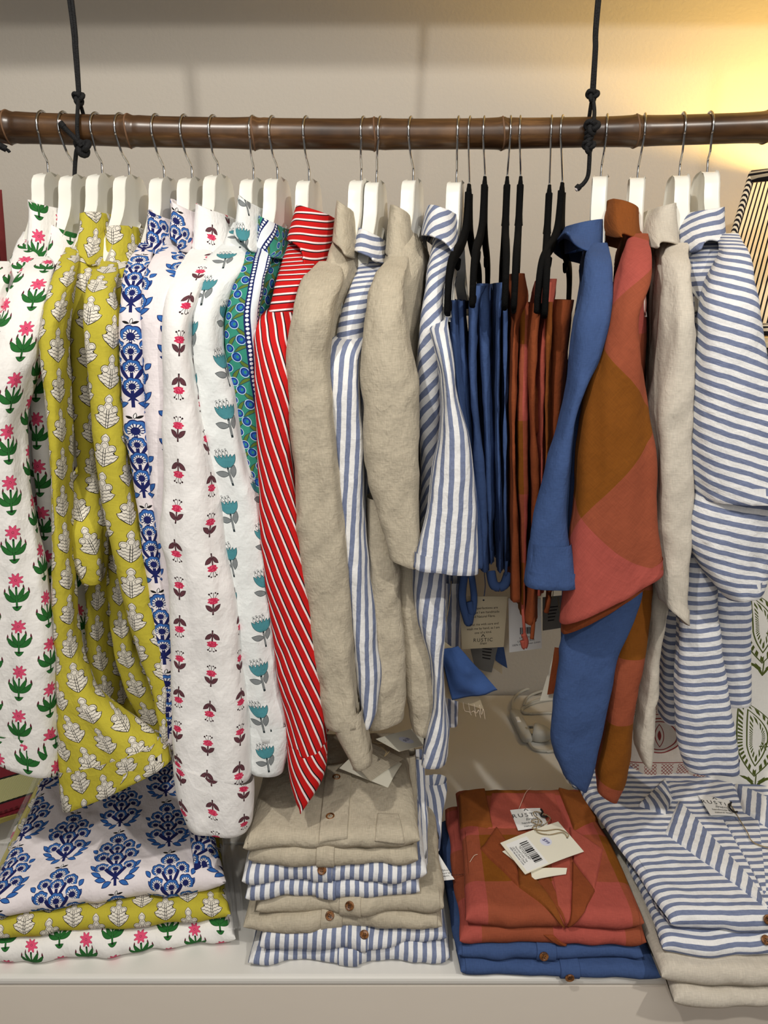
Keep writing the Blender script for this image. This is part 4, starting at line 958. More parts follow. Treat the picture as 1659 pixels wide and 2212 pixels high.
# ------------------------------------------------------------------ trousers folded over the velvet hangers
GT = 'linen trousers folded over velvet hangers'
def trousers(label, mat, leaves, strings, seed, yaw=8, accents=None):
    lf = leaves[0]; t = thing('trousers', label, 'trousers', P((lf[0][1]+lf[0][2])/2, lf[0][0], 0), GT)
    for i, rows in enumerate(leaves):
        tube('folded_leg', rows, accents[i] if accents else mat, t, depth=.28, n=110, e=3.0, yaw=yaw, fold=.0035, fu=.03, wr=.0016, seed=seed+i, at_near=True, pinch=.002)
    for s in strings:
        sweep('drawstring', spline(s[0], 8), s[1], M[s[2]], t, n=8)
    return t
N1 = M['navy']
trousers('blue linen trousers folded on the left velvet hanger, beside a striped sleeve', N1,
         [[(648, 968, 992, -.165, 0, .3), (700, 968, 992, -.17), (850, 975, 1008, -.172), (1000, 1005, 1030, -.172), (1150, 1022, 1042, -.17), (1228, 1026, 1044, -.168)],
          [(650, 985, 1003, -.15, 0, .28), (800, 990, 1012, -.155), (1000, 1008, 1036, -.155), (1150, 1030, 1050, -.155), (1215, 1034, 1050, -.155)]],
         [([P(1004, 1235, -.1), P(998, 1290, -.12), P(1008, 1335, -.13), P(1013, 1345, -.13), P(1016, 1325, -.13)], .006, 'navy'), ([P(1018, 1240, -.1), P(1024, 1290, -.12), P(1020, 1325, -.13), P(1014, 1300, -.128)], .005, 'navy')], 201, 6)
trousers('blue linen trousers on the second velvet hanger, with a folded edge facing out', N1,
         [[(617, 1012, 1058, -.135, 0, .26), (660, 1008, 1040, -.16), (800, 1010, 1030, -.165), (1000, 1022, 1044, -.165), (1200, 1036, 1056, -.165), (1238, 1038, 1058, -.165)],
          [(612, 1028, 1060, -.12, 0, .25), (670, 1030, 1062, -.15), (850, 1036, 1064, -.155), (1050, 1042, 1068, -.155), (1222, 1050, 1072, -.155)]],
         [], 211, 7)
trousers('blue linen trousers nearest the rust ones, hanging almost edge-on', N1,
         [[(610, 1072, 1098, -.12, 0, .25), (680, 1070, 1086, -.155), (850, 1068, 1082, -.16), (1050, 1070, 1088, -.16), (1240, 1072, 1090, -.16)],
          [(612, 1080, 1098, -.12, 0, .25), (700, 1086, 1098, -.15), (900, 1084, 1098, -.155), (1100, 1084, 1100, -.155), (1245, 1084, 1104, -.155)]],
         [([P(1060, 1235, -.14), P(1066, 1262, -.15), P(1078, 1268, -.15), P(1090, 1262, -.15), P(1098, 1240, -.14)], .007, 'navy')], 221, 5)
trousers('rust and ochre linen trousers on the left of the rust group', M['check'],
         [[(590, 1104, 1140, -.1, 0, .24), (640, 1100, 1148, -.14), (720, 1100, 1122, -.16), (900, 1102, 1116, -.165), (1100, 1104, 1122, -.165), (1300, 1108, 1124, -.165)],
          [(600, 1112, 1142, -.1, 0, .24), (700, 1118, 1150, -.145), (850, 1118, 1140, -.155), (1000, 1118, 1142, -.155), (1200, 1118, 1146, -.155), (1330, 1120, 1140, -.155)]],
         [([P(1128, 1300, -.15), P(1131, 1340, -.16), P(1133, 1372, -.16), P(1131, 1392, -.16)], .0022, 'coral'), ([P(1131, 1370, -.162), P(1136, 1385, -.162), P(1133, 1398, -.162), P(1129, 1384, -.162)], .004, 'coral')], 231, 5, [M['rust'], M['check']])
trousers('rust linen trousers in the middle of the rust group with pleated folds', M['coral'],
         [[(655, 1146, 1178, -.15, 0, .24), (720, 1138, 1172, -.165), (870, 1142, 1164, -.17), (1000, 1146, 1170, -.17), (1200, 1148, 1168, -.17), (1352, 1134, 1162, -.17)],
          [(602, 1178, 1210, -.09, 0, .2), (640, 1174, 1208, -.12, 0, .24), (760, 1162, 1184, -.16), (950, 1160, 1184, -.165), (1150, 1160, 1178, -.165), (1290, 1158, 1174, -.165)]],
         [([P(1150, 1290, -.15), P(1152, 1340, -.165), P(1149, 1380, -.17)], .003, 'rust')], 241, 6, [M['rust'], M['coral']])
trousers('dark rust linen trousers under the rightmost velvet hanger bar', M['rust'],
         [[(648, 1192, 1248, -.14, 0, .26), (700, 1184, 1242, -.155), (850, 1180, 1230, -.155), (1050, 1176, 1215, -.155), (1280, 1172, 1205, -.15)],
          [(652, 1178, 1200, -.16, 0, .26), (800, 1174, 1192, -.168), (1000, 1172, 1190, -.168), (1260, 1168, 1184, -.165)]],
         [([P(1186, 1270, -.12), P(1184, 1300, -.14), P(1180, 1322, -.14)], .004, 'rust')], 251, 9, [M['rust'], M['mocha']])
# ------------------------------------------------------------------ folded shirts on the bench
class Slab:
    """one folded shirt: a soft slab whose cloth runs from under its front fold, over the top, to behind the back fold.
    a runs 0..1 from left to right, s 0..1 along the cloth"""
    def __init__(s, fl, fr, z0, th, yl, yr, depth, seed, squeeze=(1, 1), shear=0.0, sag=.004, wave=.005, wr=.0018, back_lift=0.0, side=(.35, .35), front_lift=0.0, taper=0.0):
        s.xl = Xat(fl, yl, z0); s.xr = Xat(fr, yr, z0); s.z0 = z0; s.th = th; s.yl = yl; s.yr = yr; s.depth = depth; s.seed = seed
        s.shear = shear; s.sag = sag; s.wave = wave; s.wr = wr; s.bl = back_lift; s.fl_ = front_lift; s.sd = side; s.tp = taper
        r = th/2; s.L1 = .03; s.arc = math.pi*r; s.L = s.L1+s.arc+(depth-th)+s.arc+s.L1
    def pos(s, a, t, off=0.0):
        a = np.asarray(a, float); t = np.asarray(t, float); a, t = np.broadcast_arrays(a, t)
        r = s.th/2; d = t*s.L
        y = np.zeros_like(d); z = np.zeros_like(d); ny = np.zeros_like(d); nz = np.zeros_like(d)
        k = d < s.L1; y[k] = r+s.L1-d[k]; nz[k] = -1; z[k] = 0
        q = (d >= s.L1) & (d < s.L1+s.arc); f = (d[q]-s.L1)/r
        y[q] = r-r*np.sin(f); z[q] = r-r*np.cos(f); ny[q] = -np.sin(f); nz[q] = -np.cos(f)
        q = (d >= s.L1+s.arc) & (d < s.L-s.L1-s.arc); y[q] = r+d[q]-s.L1-s.arc; z[q] = s.th; nz[q] = 1
        q = (d >= s.L-s.L1-s.arc) & (d < s.L-s.L1); f = (d[q]-(s.L-s.L1-s.arc))/r
        y[q] = s.depth-r+r*np.sin(f); z[q] = r+r*np.cos(f); ny[q] = np.sin(f); nz[q] = np.cos(f)
        q = d >= s.L-s.L1; y[q] = s.depth-r-(d[q]-(s.L-s.L1)); nz[q] = -1
        # the sides roll down
        xw = s.xl+(s.xr-s.xl)*a
        el = np.clip((a)*(s.xr-s.xl)/(s.th*s.sd[0]*2), 0, 1); er = np.clip((1-a)*(s.xr-s.xl)/(s.th*s.sd[1]*2), 0, 1)
        g = np.sqrt(np.clip(1-(1-el)**2, 0, 1))*np.sqrt(np.clip(1-(1-er)**2, 0, 1))
        top = np.clip((z/s.th), 0, 1)
        W = a*(s.xr-s.xl); v = d
        wn = wrinkle(W+s.seed, v, s.seed, s.wr)
        wave = s.wave*(vn(W/.07, s.seed*1.7, s.seed+1)+.6*vn(W/.03, s.seed*2.3, s.seed+2))
        front = np.exp(-(y/.05)**2)
        sag = s.sag*(vn(W/.09, .5+s.seed, s.seed+4))*front
        zz = r+(z-r)*(.12+.88*g)+sag*top*.8+wn*nz*g+nz*off+s.bl*y/s.depth*top+s.fl_*front*top
        yb = s.yl+(s.yr-s.yl)*a
        Y = yb+y+wave*front+ny*(off+wn)
        tp = s.tp*(y/s.depth)
        X = xw+s.shear*y+.0025*vn(y/.05, a*0+s.seed, s.seed+6)*((a > .97)|(a < .03))-tp*(a-.5)*2
        return np.stack([X, Y, s.z0+np.maximum(zz, .0005)], -1)
    def mesh(s, name, mat, parent, rot=0, off=(0, 0), na=130, ns=120):
        b = np.linspace(0, 1, na); b = .5-.5*np.cos(np.pi*b)*(.55+.45*np.abs(np.cos(np.pi*b))**.5) if False else np.concatenate([np.linspace(0, .04, 14)[:-1], np.linspace(.04, .96, na-26), np.linspace(.96, 1, 14)[1:]])
        t = np.concatenate([np.linspace(0, (s.L1+s.arc)/s.L, 26)[:-1], np.linspace((s.L1+s.arc)/s.L, 1-(s.L1+s.arc)/s.L, ns-50), np.linspace(1-(s.L1+s.arc)/s.L, 1, 26)[1:]])
        T, A = np.meshgrid(t, b, indexing='ij')
        V = s.pos(A, T); U = np.stack([A*(s.xr-s.xl), T*s.L], -1)
        return grid(name, V[::-1], s.uvt(U, rot, off)[::-1], mat, parent)
    def uvt(s, U, rot, off):
        a = math.radians(rot)
        return np.stack([U[..., 0]*math.cos(a)-U[..., 1]*math.sin(a)+off[0], U[..., 0]*math.sin(a)+U[..., 1]*math.cos(a)+off[1]], -1)
    def find(s, px, py):
        if not hasattr(s, '_g'):
            A, T = np.meshgrid(np.linspace(0, 1, 401), np.linspace((s.L1+s.arc*.25)/s.L, 1-(s.L1+s.arc*.8)/s.L, 401), indexing='ij')
            s._g = (A, T)+project(s.pos(A, T))
        A, T, X, Y = s._g
        k = np.argmin((X-px)**2+(Y-py)**2)
        return A.ravel()[k], T.ravel()[k]
    def patch(s, name, mat, parent, quad, off=.0022, rot=0, uo=(0, 0), n=36, edge=.0006, bulge=0.0, raw=False):
        """a second layer of cloth lying on the slab; quad = four corners (px) or (a, s) when raw, in order round"""
        c = [q if raw else s.find(*q) for q in quad]
        i, j = np.meshgrid(np.linspace(0, 1, n), np.linspace(0, 1, n), indexing='ij')
        c = np.array(c)
        AT = (c[0]*((1-i)*(1-j))[..., None]+c[1]*(i*(1-j))[..., None]+c[2]*(i*j)[..., None]+c[3]*((1-i)*j)[..., None])
        rim = np.minimum(np.minimum(i, 1-i), np.minimum(j, 1-j))*n
        o = edge+(off-edge)*np.minimum(1, rim/1.5)+bulge*np.sin(np.pi*i)*np.sin(np.pi*j)
        o = np.where(rim == 0, -.0015, o)
        V = s.pos(AT[..., 0], AT[..., 1], o)
        e1 = c[1]-c[0]
        ex = np.array([e1[0]*(s.xr-s.xl), e1[1]*s.L]); ang = 0
        U = np.stack([AT[..., 0]*(s.xr-s.xl), AT[..., 1]*s.L], -1)
        N = np.cross(V[1, 1]-V[1, 0], V[0, 1]-V[1, 1])
        V2, U2 = V, s.uvt(U, rot, uo)
        mid = n//2
        nn = np.cross(V[mid+1, mid]-V[mid, mid], V[mid, mid+1]-V[mid, mid])
        if nn[2]-nn[1] > 0: V2 = V[::-1]; U2 = U2[::-1]
        return grid(name, V2, U2, mat, parent)
    def normal(s, a, t):
        e = .004
        d1 = s.pos(a+e, t)-s.pos(a-e, t); d2 = s.pos(a, t+e)-s.pos(a, t-e)
        n = np.cross(d1, d2); return n/np.linalg.norm(n)
    def button(s, parent, px, py, r=.0065, off=.002):
        a, t = s.find(px, py); n = s.normal(a, t)
        button(parent, s.pos(a, t)+n*off, n, r)
GF = 'folded shirts stacked on the bench'
def folded(label, mat, *a, rot=0, off=(0, 0), **k):
    sl = Slab(*a, **k); c = sl.pos(.5, .5)
    t = thing('folded_shirt', label, 'folded shirt', (c[0], c[1], sl.z0), GF)
    sl.mesh('folded_body', M[mat], t, rot, off); return t, sl
Z = BENCH+.0008
# stack on the left: blue floral, mustard, pink
def shifts(fl, bl, fr, br, yf, yb, z):
    L_ = Xat(bl, yb, z)-Xat(fl, yf, z); R2 = Xat(br, yb, z)-Xat(fr, yf, z); return (L_+R2)/2/(yb-yf), (L_-R2)/2
sh, tp = shifts(-60, 40, 512, 470, -.29, .02, Z+.03)
t, s = folded('folded white shirt with pink flowers at the bottom of the left stack', 'pink', -60, 512, Z, .036, -.300, -.252, .30, 301, off=(.012, .034), sag=.007, wr=.003, wave=.009, shear=sh, taper=tp)
sh, tp = shifts(-55, 70, 500, 460, -.28, .02, Z+.05)
t, s = folded('folded mustard shirt between the pink and blue floral ones in the left stack', 'mustard', -60, 500, Z+.037, .030, -.290, -.240, .30, 302, off=(.01, .0), sag=.006, wr=.002, wave=.007, shear=sh, taper=tp)
sh, tp = shifts(-30, 112, 488, 425, -.27, .04, Z+.1)
t, s2 = folded('folded blue floral shirt on top of the left stack', 'blue', -30, 488, Z+.068, .042, -.282, -.222, .30, 303, off=(.024, .043), sag=.006, wr=.003, wave=.004, back_lift=.02, shear=sh, taper=tp)
s2.patch('folded_sleeve', M['blue'], t, [(395, 1720), (455, 1720), (486, 1880), (420, 1885)], .008, 30, (.0, .03), bulge=.004)
# second stack: natural linen and striped, eight of them
hB = [.027, .026, .0265, .026, .026, .026, .0265, .033]
def Bz(k): return Z+sum(hB[:k])*0.985
B_ = [('stripe', 540, 975, 'striped shirt lying at the very bottom of the linen and stripe stack', 8),
      ('stripe', 565, 966, 'striped shirt second from the bottom of the linen and stripe stack', 14),
      ('linen', 528, 958, 'beige linen shirt just above the two lowest striped shirts', 0),
      ('linen', 556, 962, 'beige linen shirt with a big front button, in the middle of the stack', 0),
      ('stripe', 530, 905, 'striped shirt without button, in the middle of the linen and stripe stack', 4),
      ('stripe', 522, 920, 'striped shirt with one brown button, under the two top linen shirts', 6),
      ('linen', 535, 902, 'beige linen shirt second from the top of the middle stack', 0),
      ('linen', 526, 904, 'beige linen shirt with two wooden buttons on top of the middle stack', 0)]
SB = []
for k, (m, xl, xr, lab, rot) in enumerate(B_):
    t, s = folded('folded '+lab, m, xl, xr, Bz(k), hB[k], -.291+.0025*k, -.284+.0025*k, .255, 310+k*7, off=(.003*k, .02*k), rot=rot*.3, sag=.010, wave=.009, wr=.0022, shear=.012*(k/7-.5), taper=.012 if k == 7 else .004)
    SB.append((t, s))
def strip(t, s, m, u0, u1, rot=0, uo=(0, 0), t1=.62, off=.0026):
    s.patch('button_placket', M[m], t, [(u0, .075), (u1, .075), (u1+.01, t1), (u0+.01, t1)], off, rot, uo, n=40, raw=True)
strip(*SB[0], 'stripe', .43, .54, 0, (.004, 0), .4); strip(*SB[1], 'stripe', .46, .57, 0, (.003, 0), .4)
strip(*SB[2], 'linen', .38, .49, 0, (0, 0), .4); strip(*SB[3], 'linen', .43, .55, 0, (0, 0), .4)
strip(*SB[4], 'stripe', .40, .52, 0, (.002, 0), .4); strip(*SB[5], 'stripe', .37, .49, 0, (.005, 0), .4)
strip(*SB[6], 'linen', .40, .51, 0, (0, 0), .4)
t, s = SB[7]
s.patch('button_placket', M['linen'], t, [(688, 1826), (752, 1815), (762, 1650), (706, 1650)], .0034, 0, (.3, .1), n=44)
s.patch('chest_pocket', M['linen'], t, [(808, 1818), (876, 1822), (862, 1758), (815, 1756)], .0024, 0, (.5, .1), n=30)
s.button(t, 727, 1682); s.button(t, 714, 1767)
SB[5][1].button(SB[5][0], 696, 1878); SB[3][1].button(SB[3][0], 756, 1955); SB[2][1].button(SB[2][0], 711, 1978)
SB[1][1].button(SB[1][0], 786, 2021); SB[0][1].button(SB[0][0], 760, 2026)
# the rolled sleeves at the right-hand side of that stack
t = SB[7][0]
tube('rolled_sleeve', [(1632, 872, 897, -.06), (1700, 876, 899, -.10), (1760, 884, 901, -.15), (1815, 889, 903, -.2)], M['linen'], t, depth=.03, seed=331, fold=.004)
t = SB[5][0]
tube('rolled_sleeve', [(1640, 895, 916, -.05), (1720, 898, 921, -.10), (1800, 902, 924, -.16), (1880, 906, 924, -.2)], M['stripe'], t, depth=.03, seed=332, fold=.003)
t = SB[1][0]
tube('folded_sleeve', [(1695, 908, 962, -.02), (1720, 912, 962, -.04), (1780, 920, 950, -.08), (1840, 926, 946, -.12)], M['stripe'], t, depth=.03, seed=333, fold=.004, rot=-8)
# third stack: rust check over blue
t, s = folded('folded denim blue shirt at the bottom under the rust checked shirts', 'navy', 992, 1428, Z, .0215, -.303, -.316, .28, 341, sag=.003, wave=.003, shear=-.05)
strip(t, s, 'navy', .50, .60, 0, (0, 0), .4); s.button(t, 1229, 2106, off=.0035)
t, s = folded('folded denim blue shirt directly under the rust checked shirts', 'navy', 986, 1384, Z+.0213, .0205, -.299, -.299, .28, 342, sag=.003, wave=.003, shear=-.02)
strip(t, s, 'navy', .43, .54, 0, (0, 0), .4); s.button(t, 1174, 2062, off=.0035)
t, s = folded('folded rust checked shirt second from the top of its stack', 'check', 995, 1396, Z+.0416, .0265, -.298, -.298, .285, 343, off=(.07, -.025), sag=.004, wave=.004)
s.patch('collar_point', M['rust'], t, [(1172, 2018), (1195, 2018), (1226, 2044), (1215, 2046)], .003, 0, (0, 0), n=20)
t, s = folded('folded rust and ochre checked shirt with a white neck label on top of its stack', 'check', 1008, 1392, Z+.0678, .0325, -.295, -.295, .285, 344, off=(.07, -.025), sag=.005, wave=.004, wr=.0022, taper=.012)
RC = (t, s)
chk = M['check']
s.patch('back_neck', M['coral'], t, [(1050, 1792), (1225, 1792), (1200, 1712), (1060, 1712)], .0016, 0, (0, 0), n=30)
s.patch('inner_front', M['rust'], t, [(1112, 1822), (1180, 1880), (1222, 2000), (1190, 1945)], .0012, 0, (0, 0), n=30)
s.patch('inner_front', M['coral'], t, [(1185, 1850), (1232, 1850), (1224, 2000), (1205, 1960)], .0014, 0, (0, 0), n=30)
s.patch('collar_wing', M['mocha'], t, [(1048, 1702), (988, 1724), (994, 1794), (1066, 1790)], .006, 0, (.02, .02), n=30, bulge=.003)
s.patch('collar_wing', M['mocha'], t, [(1204, 1702), (1240, 1796), (1304, 1774), (1286, 1724)], .006, 0, (.02, .02), n=30, bulge=.003)
s.patch('lapel', M['rust'], t, [(1036, 1834), (1122, 1920), (1118, 1850), (1072, 1786)], .0045, 0, (.03, .01), n=30, bulge=.002)
s.patch('lapel', M['mocha'], t, [(1120, 1918), (1222, 2006), (1188, 1944), (1116, 1848)], .0045, 0, (.0, .06), n=30, bulge=.002)
s.patch('lapel', M['coral'], t, [(1238, 1862), (1284, 1928), (1304, 1836), (1228, 1786)], .0045, 0, (.0, .06), n=30, bulge=.003)
s.patch('lapel', M['rust'], t, [(1221, 2005), (1262, 1972), (1286, 1926), (1236, 1858)], .0045, 0, (.0, .06), n=30, bulge=.002)
# fourth stack: stripes over oatmeal linen
t, s = folded('folded oatmeal linen shirt at the bottom right, overhanging the bench edge', 'pale', 1456, 1990, Z, .027, -.356, -.356, .30, 351, sag=.003, wave=.004)
t, s = folded('folded oatmeal linen shirt between the bottom one and the striped shirts', 'pale', 1428, 1985, Z+.0275, .029, -.348, -.354, .30, 352, sag=.006, wave=.006)
t, s = folded('folded striped shirt under the labelled one in the right-hand stack', 'stripe', 1434, 1980, Z+.057, .027, -.330, -.335, .33, 353, rot=88, sag=.006, wave=.005)
s.button(t, 1652, 2031)
t, s = folded('folded striped shirt with a maker label on top of the right-hand stack', 'stripe', 1448, 1980, Z+.0845, .033, -.318, -.324, .36, 354, rot=88, sag=.005, wave=.004, wr=.002, shear=-.2, back_lift=.01)
RD = (t, s)
S_ = M['stripe']
s.patch('back_neck', S_, t, [(1450, 1728), (1600, 1730), (1585, 1690), (1440, 1690)], .002, 80, (0, 0), n=24)
s.patch('collar_wing', S_, t, [(1378, 1742), (1438, 1760), (1452, 1730), (1438, 1682)], .006, 4, (.002, .02), n=30, bulge=.003)
s.patch('collar_wing', S_, t, [(1605, 1755), (1720, 1830), (1740, 1760), (1585, 1694)], .006, 35, (.0, .02), n=30, bulge=.003)
s.patch('lapel', S_, t, [(1434, 1800), (1664, 1968), (1640, 1925), (1465, 1728)], .0045, 38, (.0, .0), n=40, bulge=.002)
s.patch('inner_front', S_, t, [(1560, 1768), (1652, 1935), (1655, 1930), (1640, 1768)], .0025, 86, (.0, .004), n=30)
tube('sleeve_fold', [(1708, 1338, 1372, -.03), (1800, 1350, 1395, -.1), (1900, 1375, 1415, -.17), (2000, 1400, 1440, -.25), (2030, 1415, 1455, -.28)], S_, t, depth=.035, seed=361, rot=92, fold=.004)
s.button(t, 1657, 1986)
# ------------------------------------------------------------------ lettering
_fc = {}
def text_vf(body, shear=0.0, spacing=1.0):
    k = (body, shear, spacing)
    if k not in _fc:
        cu = bpy.data.curves.new('lettering', 'FONT'); cu.body = body; cu.size = 1; cu.shear = shear; cu.space_character = spacing
        cu.align_x = 'CENTER'; cu.align_y = 'CENTER'; cu.resolution_u = 3
        o = bpy.data.objects.new('lettering', cu); C.objects.link(o)
        dg = bpy.context.evaluated_depsgraph_get(); dg.update()
        me = bpy.data.meshes.new_from_object(o.evaluated_get(dg))
        V = np.array([v.co[:2] for v in me.vertices]).reshape(-1, 2); F = [tuple(p.vertices) for p in me.polygons]
        bpy.data.objects.remove(o); bpy.data.curves.remove(cu); bpy.data.meshes.remove(me)
        _fc[k] = (V, F)
    return _fc[k]
class Card:
    """a thin card; corners TL, TR, BR, BL in the world; slight bend"""
    def __init__(s, c, bend=0.0, th=.0008):
        s.c = [np.asarray(q, float) for q in c]; s.bend = bend; s.th = th
        n = np.cross(s.c[1]-s.c[0], s.c[3]-s.c[0]); n /= np.linalg.norm(n)
        if np.dot(n, np.array(CAM)-s.c[0]) < 0: n = -n
        s.n = n
        s.w = np.linalg.norm(s.c[1]-s.c[0]); s.h = np.linalg.norm(s.c[3]-s.c[0])
    def pos(s, u, v, off=0.0):
        u = np.asarray(u, float)[..., None]; v = np.asarray(v, float)[..., None]
        p = (s.c[0]*(1-u)+s.c[1]*u)*(1-v)+(s.c[3]*(1-u)+s.c[2]*u)*v
        return p+s.n*(s.bend*np.sin(np.pi*u)+np.asarray(off)[..., None] if np.ndim(off) else s.bend*np.sin(np.pi*u)+off)
    def mesh(s, name, mat, parent, box=(0, 0, 1, 1), off=0.0, n=14, th=None):
        th = s.th if th is None else th
        i, j = np.meshgrid(np.linspace(box[0], box[2], n), np.linspace(box[1], box[3], n), indexing='ij')
        A = s.pos(i, j, off+th).reshape(-1, 3); B_ = s.pos(i, j, off).reshape(-1, 3)
        F = []; N = n*n
        for a in range(n-1):
            for b in range(n-1):
                q = (a*n+b, (a+1)*n+b, (a+1)*n+b+1, a*n+b+1); F.append(q); F.append(tuple(x+N for x in q[::-1]))
        rim = [(k, 0) for k in range(n)]+[(n-1, k) for k in range(1, n)]+[(k, n-1) for k in range(n-2, -1, -1)]+[(0, k) for k in range(n-2, 0, -1)]
        r = [a*n+b for a, b in rim]
        for k in range(len(r)): q = (r[k], r[k]+N, r[(k+1) % len(r)]+N, r[(k+1) % len(r)]); F.append(q)
        uv = np.concatenate([np.stack([i*s.w, -j*s.h], -1).reshape(-1, 2)]*2)
        return mesh(name, np.concatenate([A, B_]), F, mat, parent, smooth=False, uv=uv)
    def text(s, name, mat, parent, body, u, v, size, rot=0, shear=0.0, spacing=1.0, off=.0012, xs=1.0):
        V, F = text_vf(body, shear, spacing)
        a = math.radians(rot); x = V[:, 0]*size*xs; y = V[:, 1]*size
        X = x*math.cos(a)-y*math.sin(a); Y = x*math.sin(a)+y*math.cos(a)
        return mesh(name, s.pos(u+X/s.w, v-Y/s.h, off), F, mat, parent, smooth=False)
    def bars(s, name, mat, parent, box, n, seed, off=.0012, along='u'):
        random.seed(seed); V = []; F = []; p = 0.0; tot = 0; seq = []
        while len(seq) < n: seq.append((random.choice((1, 1, 2, 3)), random.choice((1, 1, 2))))
        T = sum(a+b for a, b in seq)
        for a, b in seq:
            u0 = p/T; u1 = (p+a)/T; p += a+b
            q = [(u0, 0), (u1, 0), (u1, 1), (u0, 1)]
            if along == 'v': q = [(y, x) for x, y in q]
            for x, y in q: V.append(s.pos(box[0]+(box[2]-box[0])*x, box[1]+(box[3]-box[1])*y, off))
            F.append(tuple(range(len(V)-4, len(V))))
        return mesh(name, V, F, mat, parent, smooth=False)
    def disc(s, name, mat, parent, u, v, r, off=.0009):
        a = np.linspace(0, 2*np.pi, 40, endpoint=False)
        return mesh(name, s.pos(u+r*np.cos(a)/s.w, v+r*np.sin(a)/s.h, off), [tuple(range(40))], mat, parent, smooth=False)
def maker_label(parent, c, th=.0008):
    cd_ = Card(c, .001, th); o = cd_.mesh('neck_label', M['paper'], parent)
    h = cd_.h
    cd_.text('lettering', M['ink'], o, 'RUSTIC', .5, .34, h*.26, spacing=1.35, xs=.95)
    cd_.text('lettering', M['ink'], o, 'linen', .55, .55, h*.2, shear=.35)
    cd_.text('lettering', M['ink'], o, 'handmade &', .52, .72, h*.13)
    cd_.text('lettering', M['ink'], o, 'natural linen', .55, .87, h*.13)
    cd_.text('emblem', M['ink'], o, '^', .5, .12, h*.25, xs=1.6)
    return o
def on(s, px, py, off=0.0):
    a, t = s.find(px, py); return s.pos(a, t)+s.normal(a, t)*off
# maker labels sewn in the necks
t, s = RC
maker_label(t, [on(s, 1102, 1754, .003), on(s, 1166, 1750, .003), on(s, 1186, 1792, .004), on(s, 1119, 1799, .004)])
sweep('loose_thread', spline([on(s, 1120, 1752, .003), on(s, 1128, 1735, .006), on(s, 1136, 1718, .006), on(s, 1148, 1704, .005)], 8), .0004, M['thread'], t, n=6)
sweep('loose_thread', spline([on(s, 1016, 1864, .002), on(s, 1024, 1852, .003), on(s, 1032, 1848, .002)], 8), .0004, M['thread'], t, n=6)
t, s = RD
maker_label(t, [on(s, 1508, 1723, .004), on(s, 1574, 1735, .004), on(s, 1590, 1768, .004), on(s, 1534, 1766, .004)])
sweep('twine', spline([on(s, 1576, 1742, .005), on(s, 1592, 1770, .006), on(s, 1612, 1802, .006), on(s, 1630, 1828, .006), on(s, 1700, 1850, .006)], 8), .0009, M['twine'], t, n=6)
sweep('label_cord', spline([on(s, 1578, 1740, .006), on(s, 1574, 1752, .008), on(s, 1582, 1762, .008), on(s, 1590, 1760, .006)], 8), .0016, M['ink'], t, n=6)
# price tag on the rust stack
t, s = RC
tg = thing('price_tag', 'cream price tag with barcode tied to the folded rust checked shirt', 'price tag', on(s, 1165, 1850, .008))
back = Card([on(s, 1085, 1850, .0085), on(s, 1205, 1800, .0085), on(s, 1236, 1822, .0085), on(s, 1125, 1882, .0085)])
back.mesh('backing_card', M['card'], tg)
fc = Card([on(s, 1080, 1834, .011), on(s, 1204, 1787, .011), on(s, 1260, 1853, .011), on(s, 1133, 1903, .011)], .0015)
fc.mesh('card', M['card'], tg)
fc.mesh('barcode_sticker', M['paper'], tg, (.05, .1, .40, .97), .0008, th=.0002)
fc.bars('barcode', M['ink'], tg, (.23, .22, .36, .86), 16, 5, .0014, 'v')
for k, (txt, u) in enumerate((('*ISTSSXS/M*', .20), ('Notched Collar Top', .15), ('US 8-10 | Rust Check', .11), ('100% Handwoven Linen', .075))):
    fc.text('lettering', M['ink'], tg, txt, u, .5, .0042 if k else .006, rot=-90, off=.0014)
fc.disc('price_sticker', M['swhite'], tg, .60, .42, .0095)
fc.text('price', M['pen'], tg, '$99', .60, .42, .008, rot=-78, shear=.2, off=.0016)
fc.disc('eyelet', M['ink'], tg, .93, .52, .0016, .0012)
h = fc.pos(.93, .52, .001)
sweep('twine', spline([h, h+np.array([.002, .004, .004]), fc.pos(.90, .25, .003), fc.pos(.68, .15, .003), fc.pos(.55, -.02, .004), on(s, 1170, 1790, .012), on(s, 1152, 1770, .009), on(s, 1160, 1762, .008), on(s, 1188, 1776, .009), on(s, 1172, 1795, .011)], 8), .0008, M['twine'], tg, n=6)
sweep('twine', spline([h, fc.pos(.91, .38, .004), fc.pos(.70, .30, .003), fc.pos(.57, .10, .004), on(s, 1163, 1785, .012), on(s, 1148, 1784, .009), on(s, 1170, 1797, .010)], 8), .0008, M['twine'], tg, n=6)
sweep('label_cord', spline([on(s, 1168, 1756, .007), on(s, 1172, 1764, .009), on(s, 1168, 1772, .009), on(s, 1178, 1774, .008), on(s, 1182, 1768, .006)], 8), .0016, M['ink'], tg, n=6)
sw = Card([on(s, 1145, 1885, .006), on(s, 1224, 1882, .005), on(s, 1222, 1894, .004), on(s, 1150, 1908, .005)], .001)
sw.mesh('fabric_swatch_card', M['card'], tg)
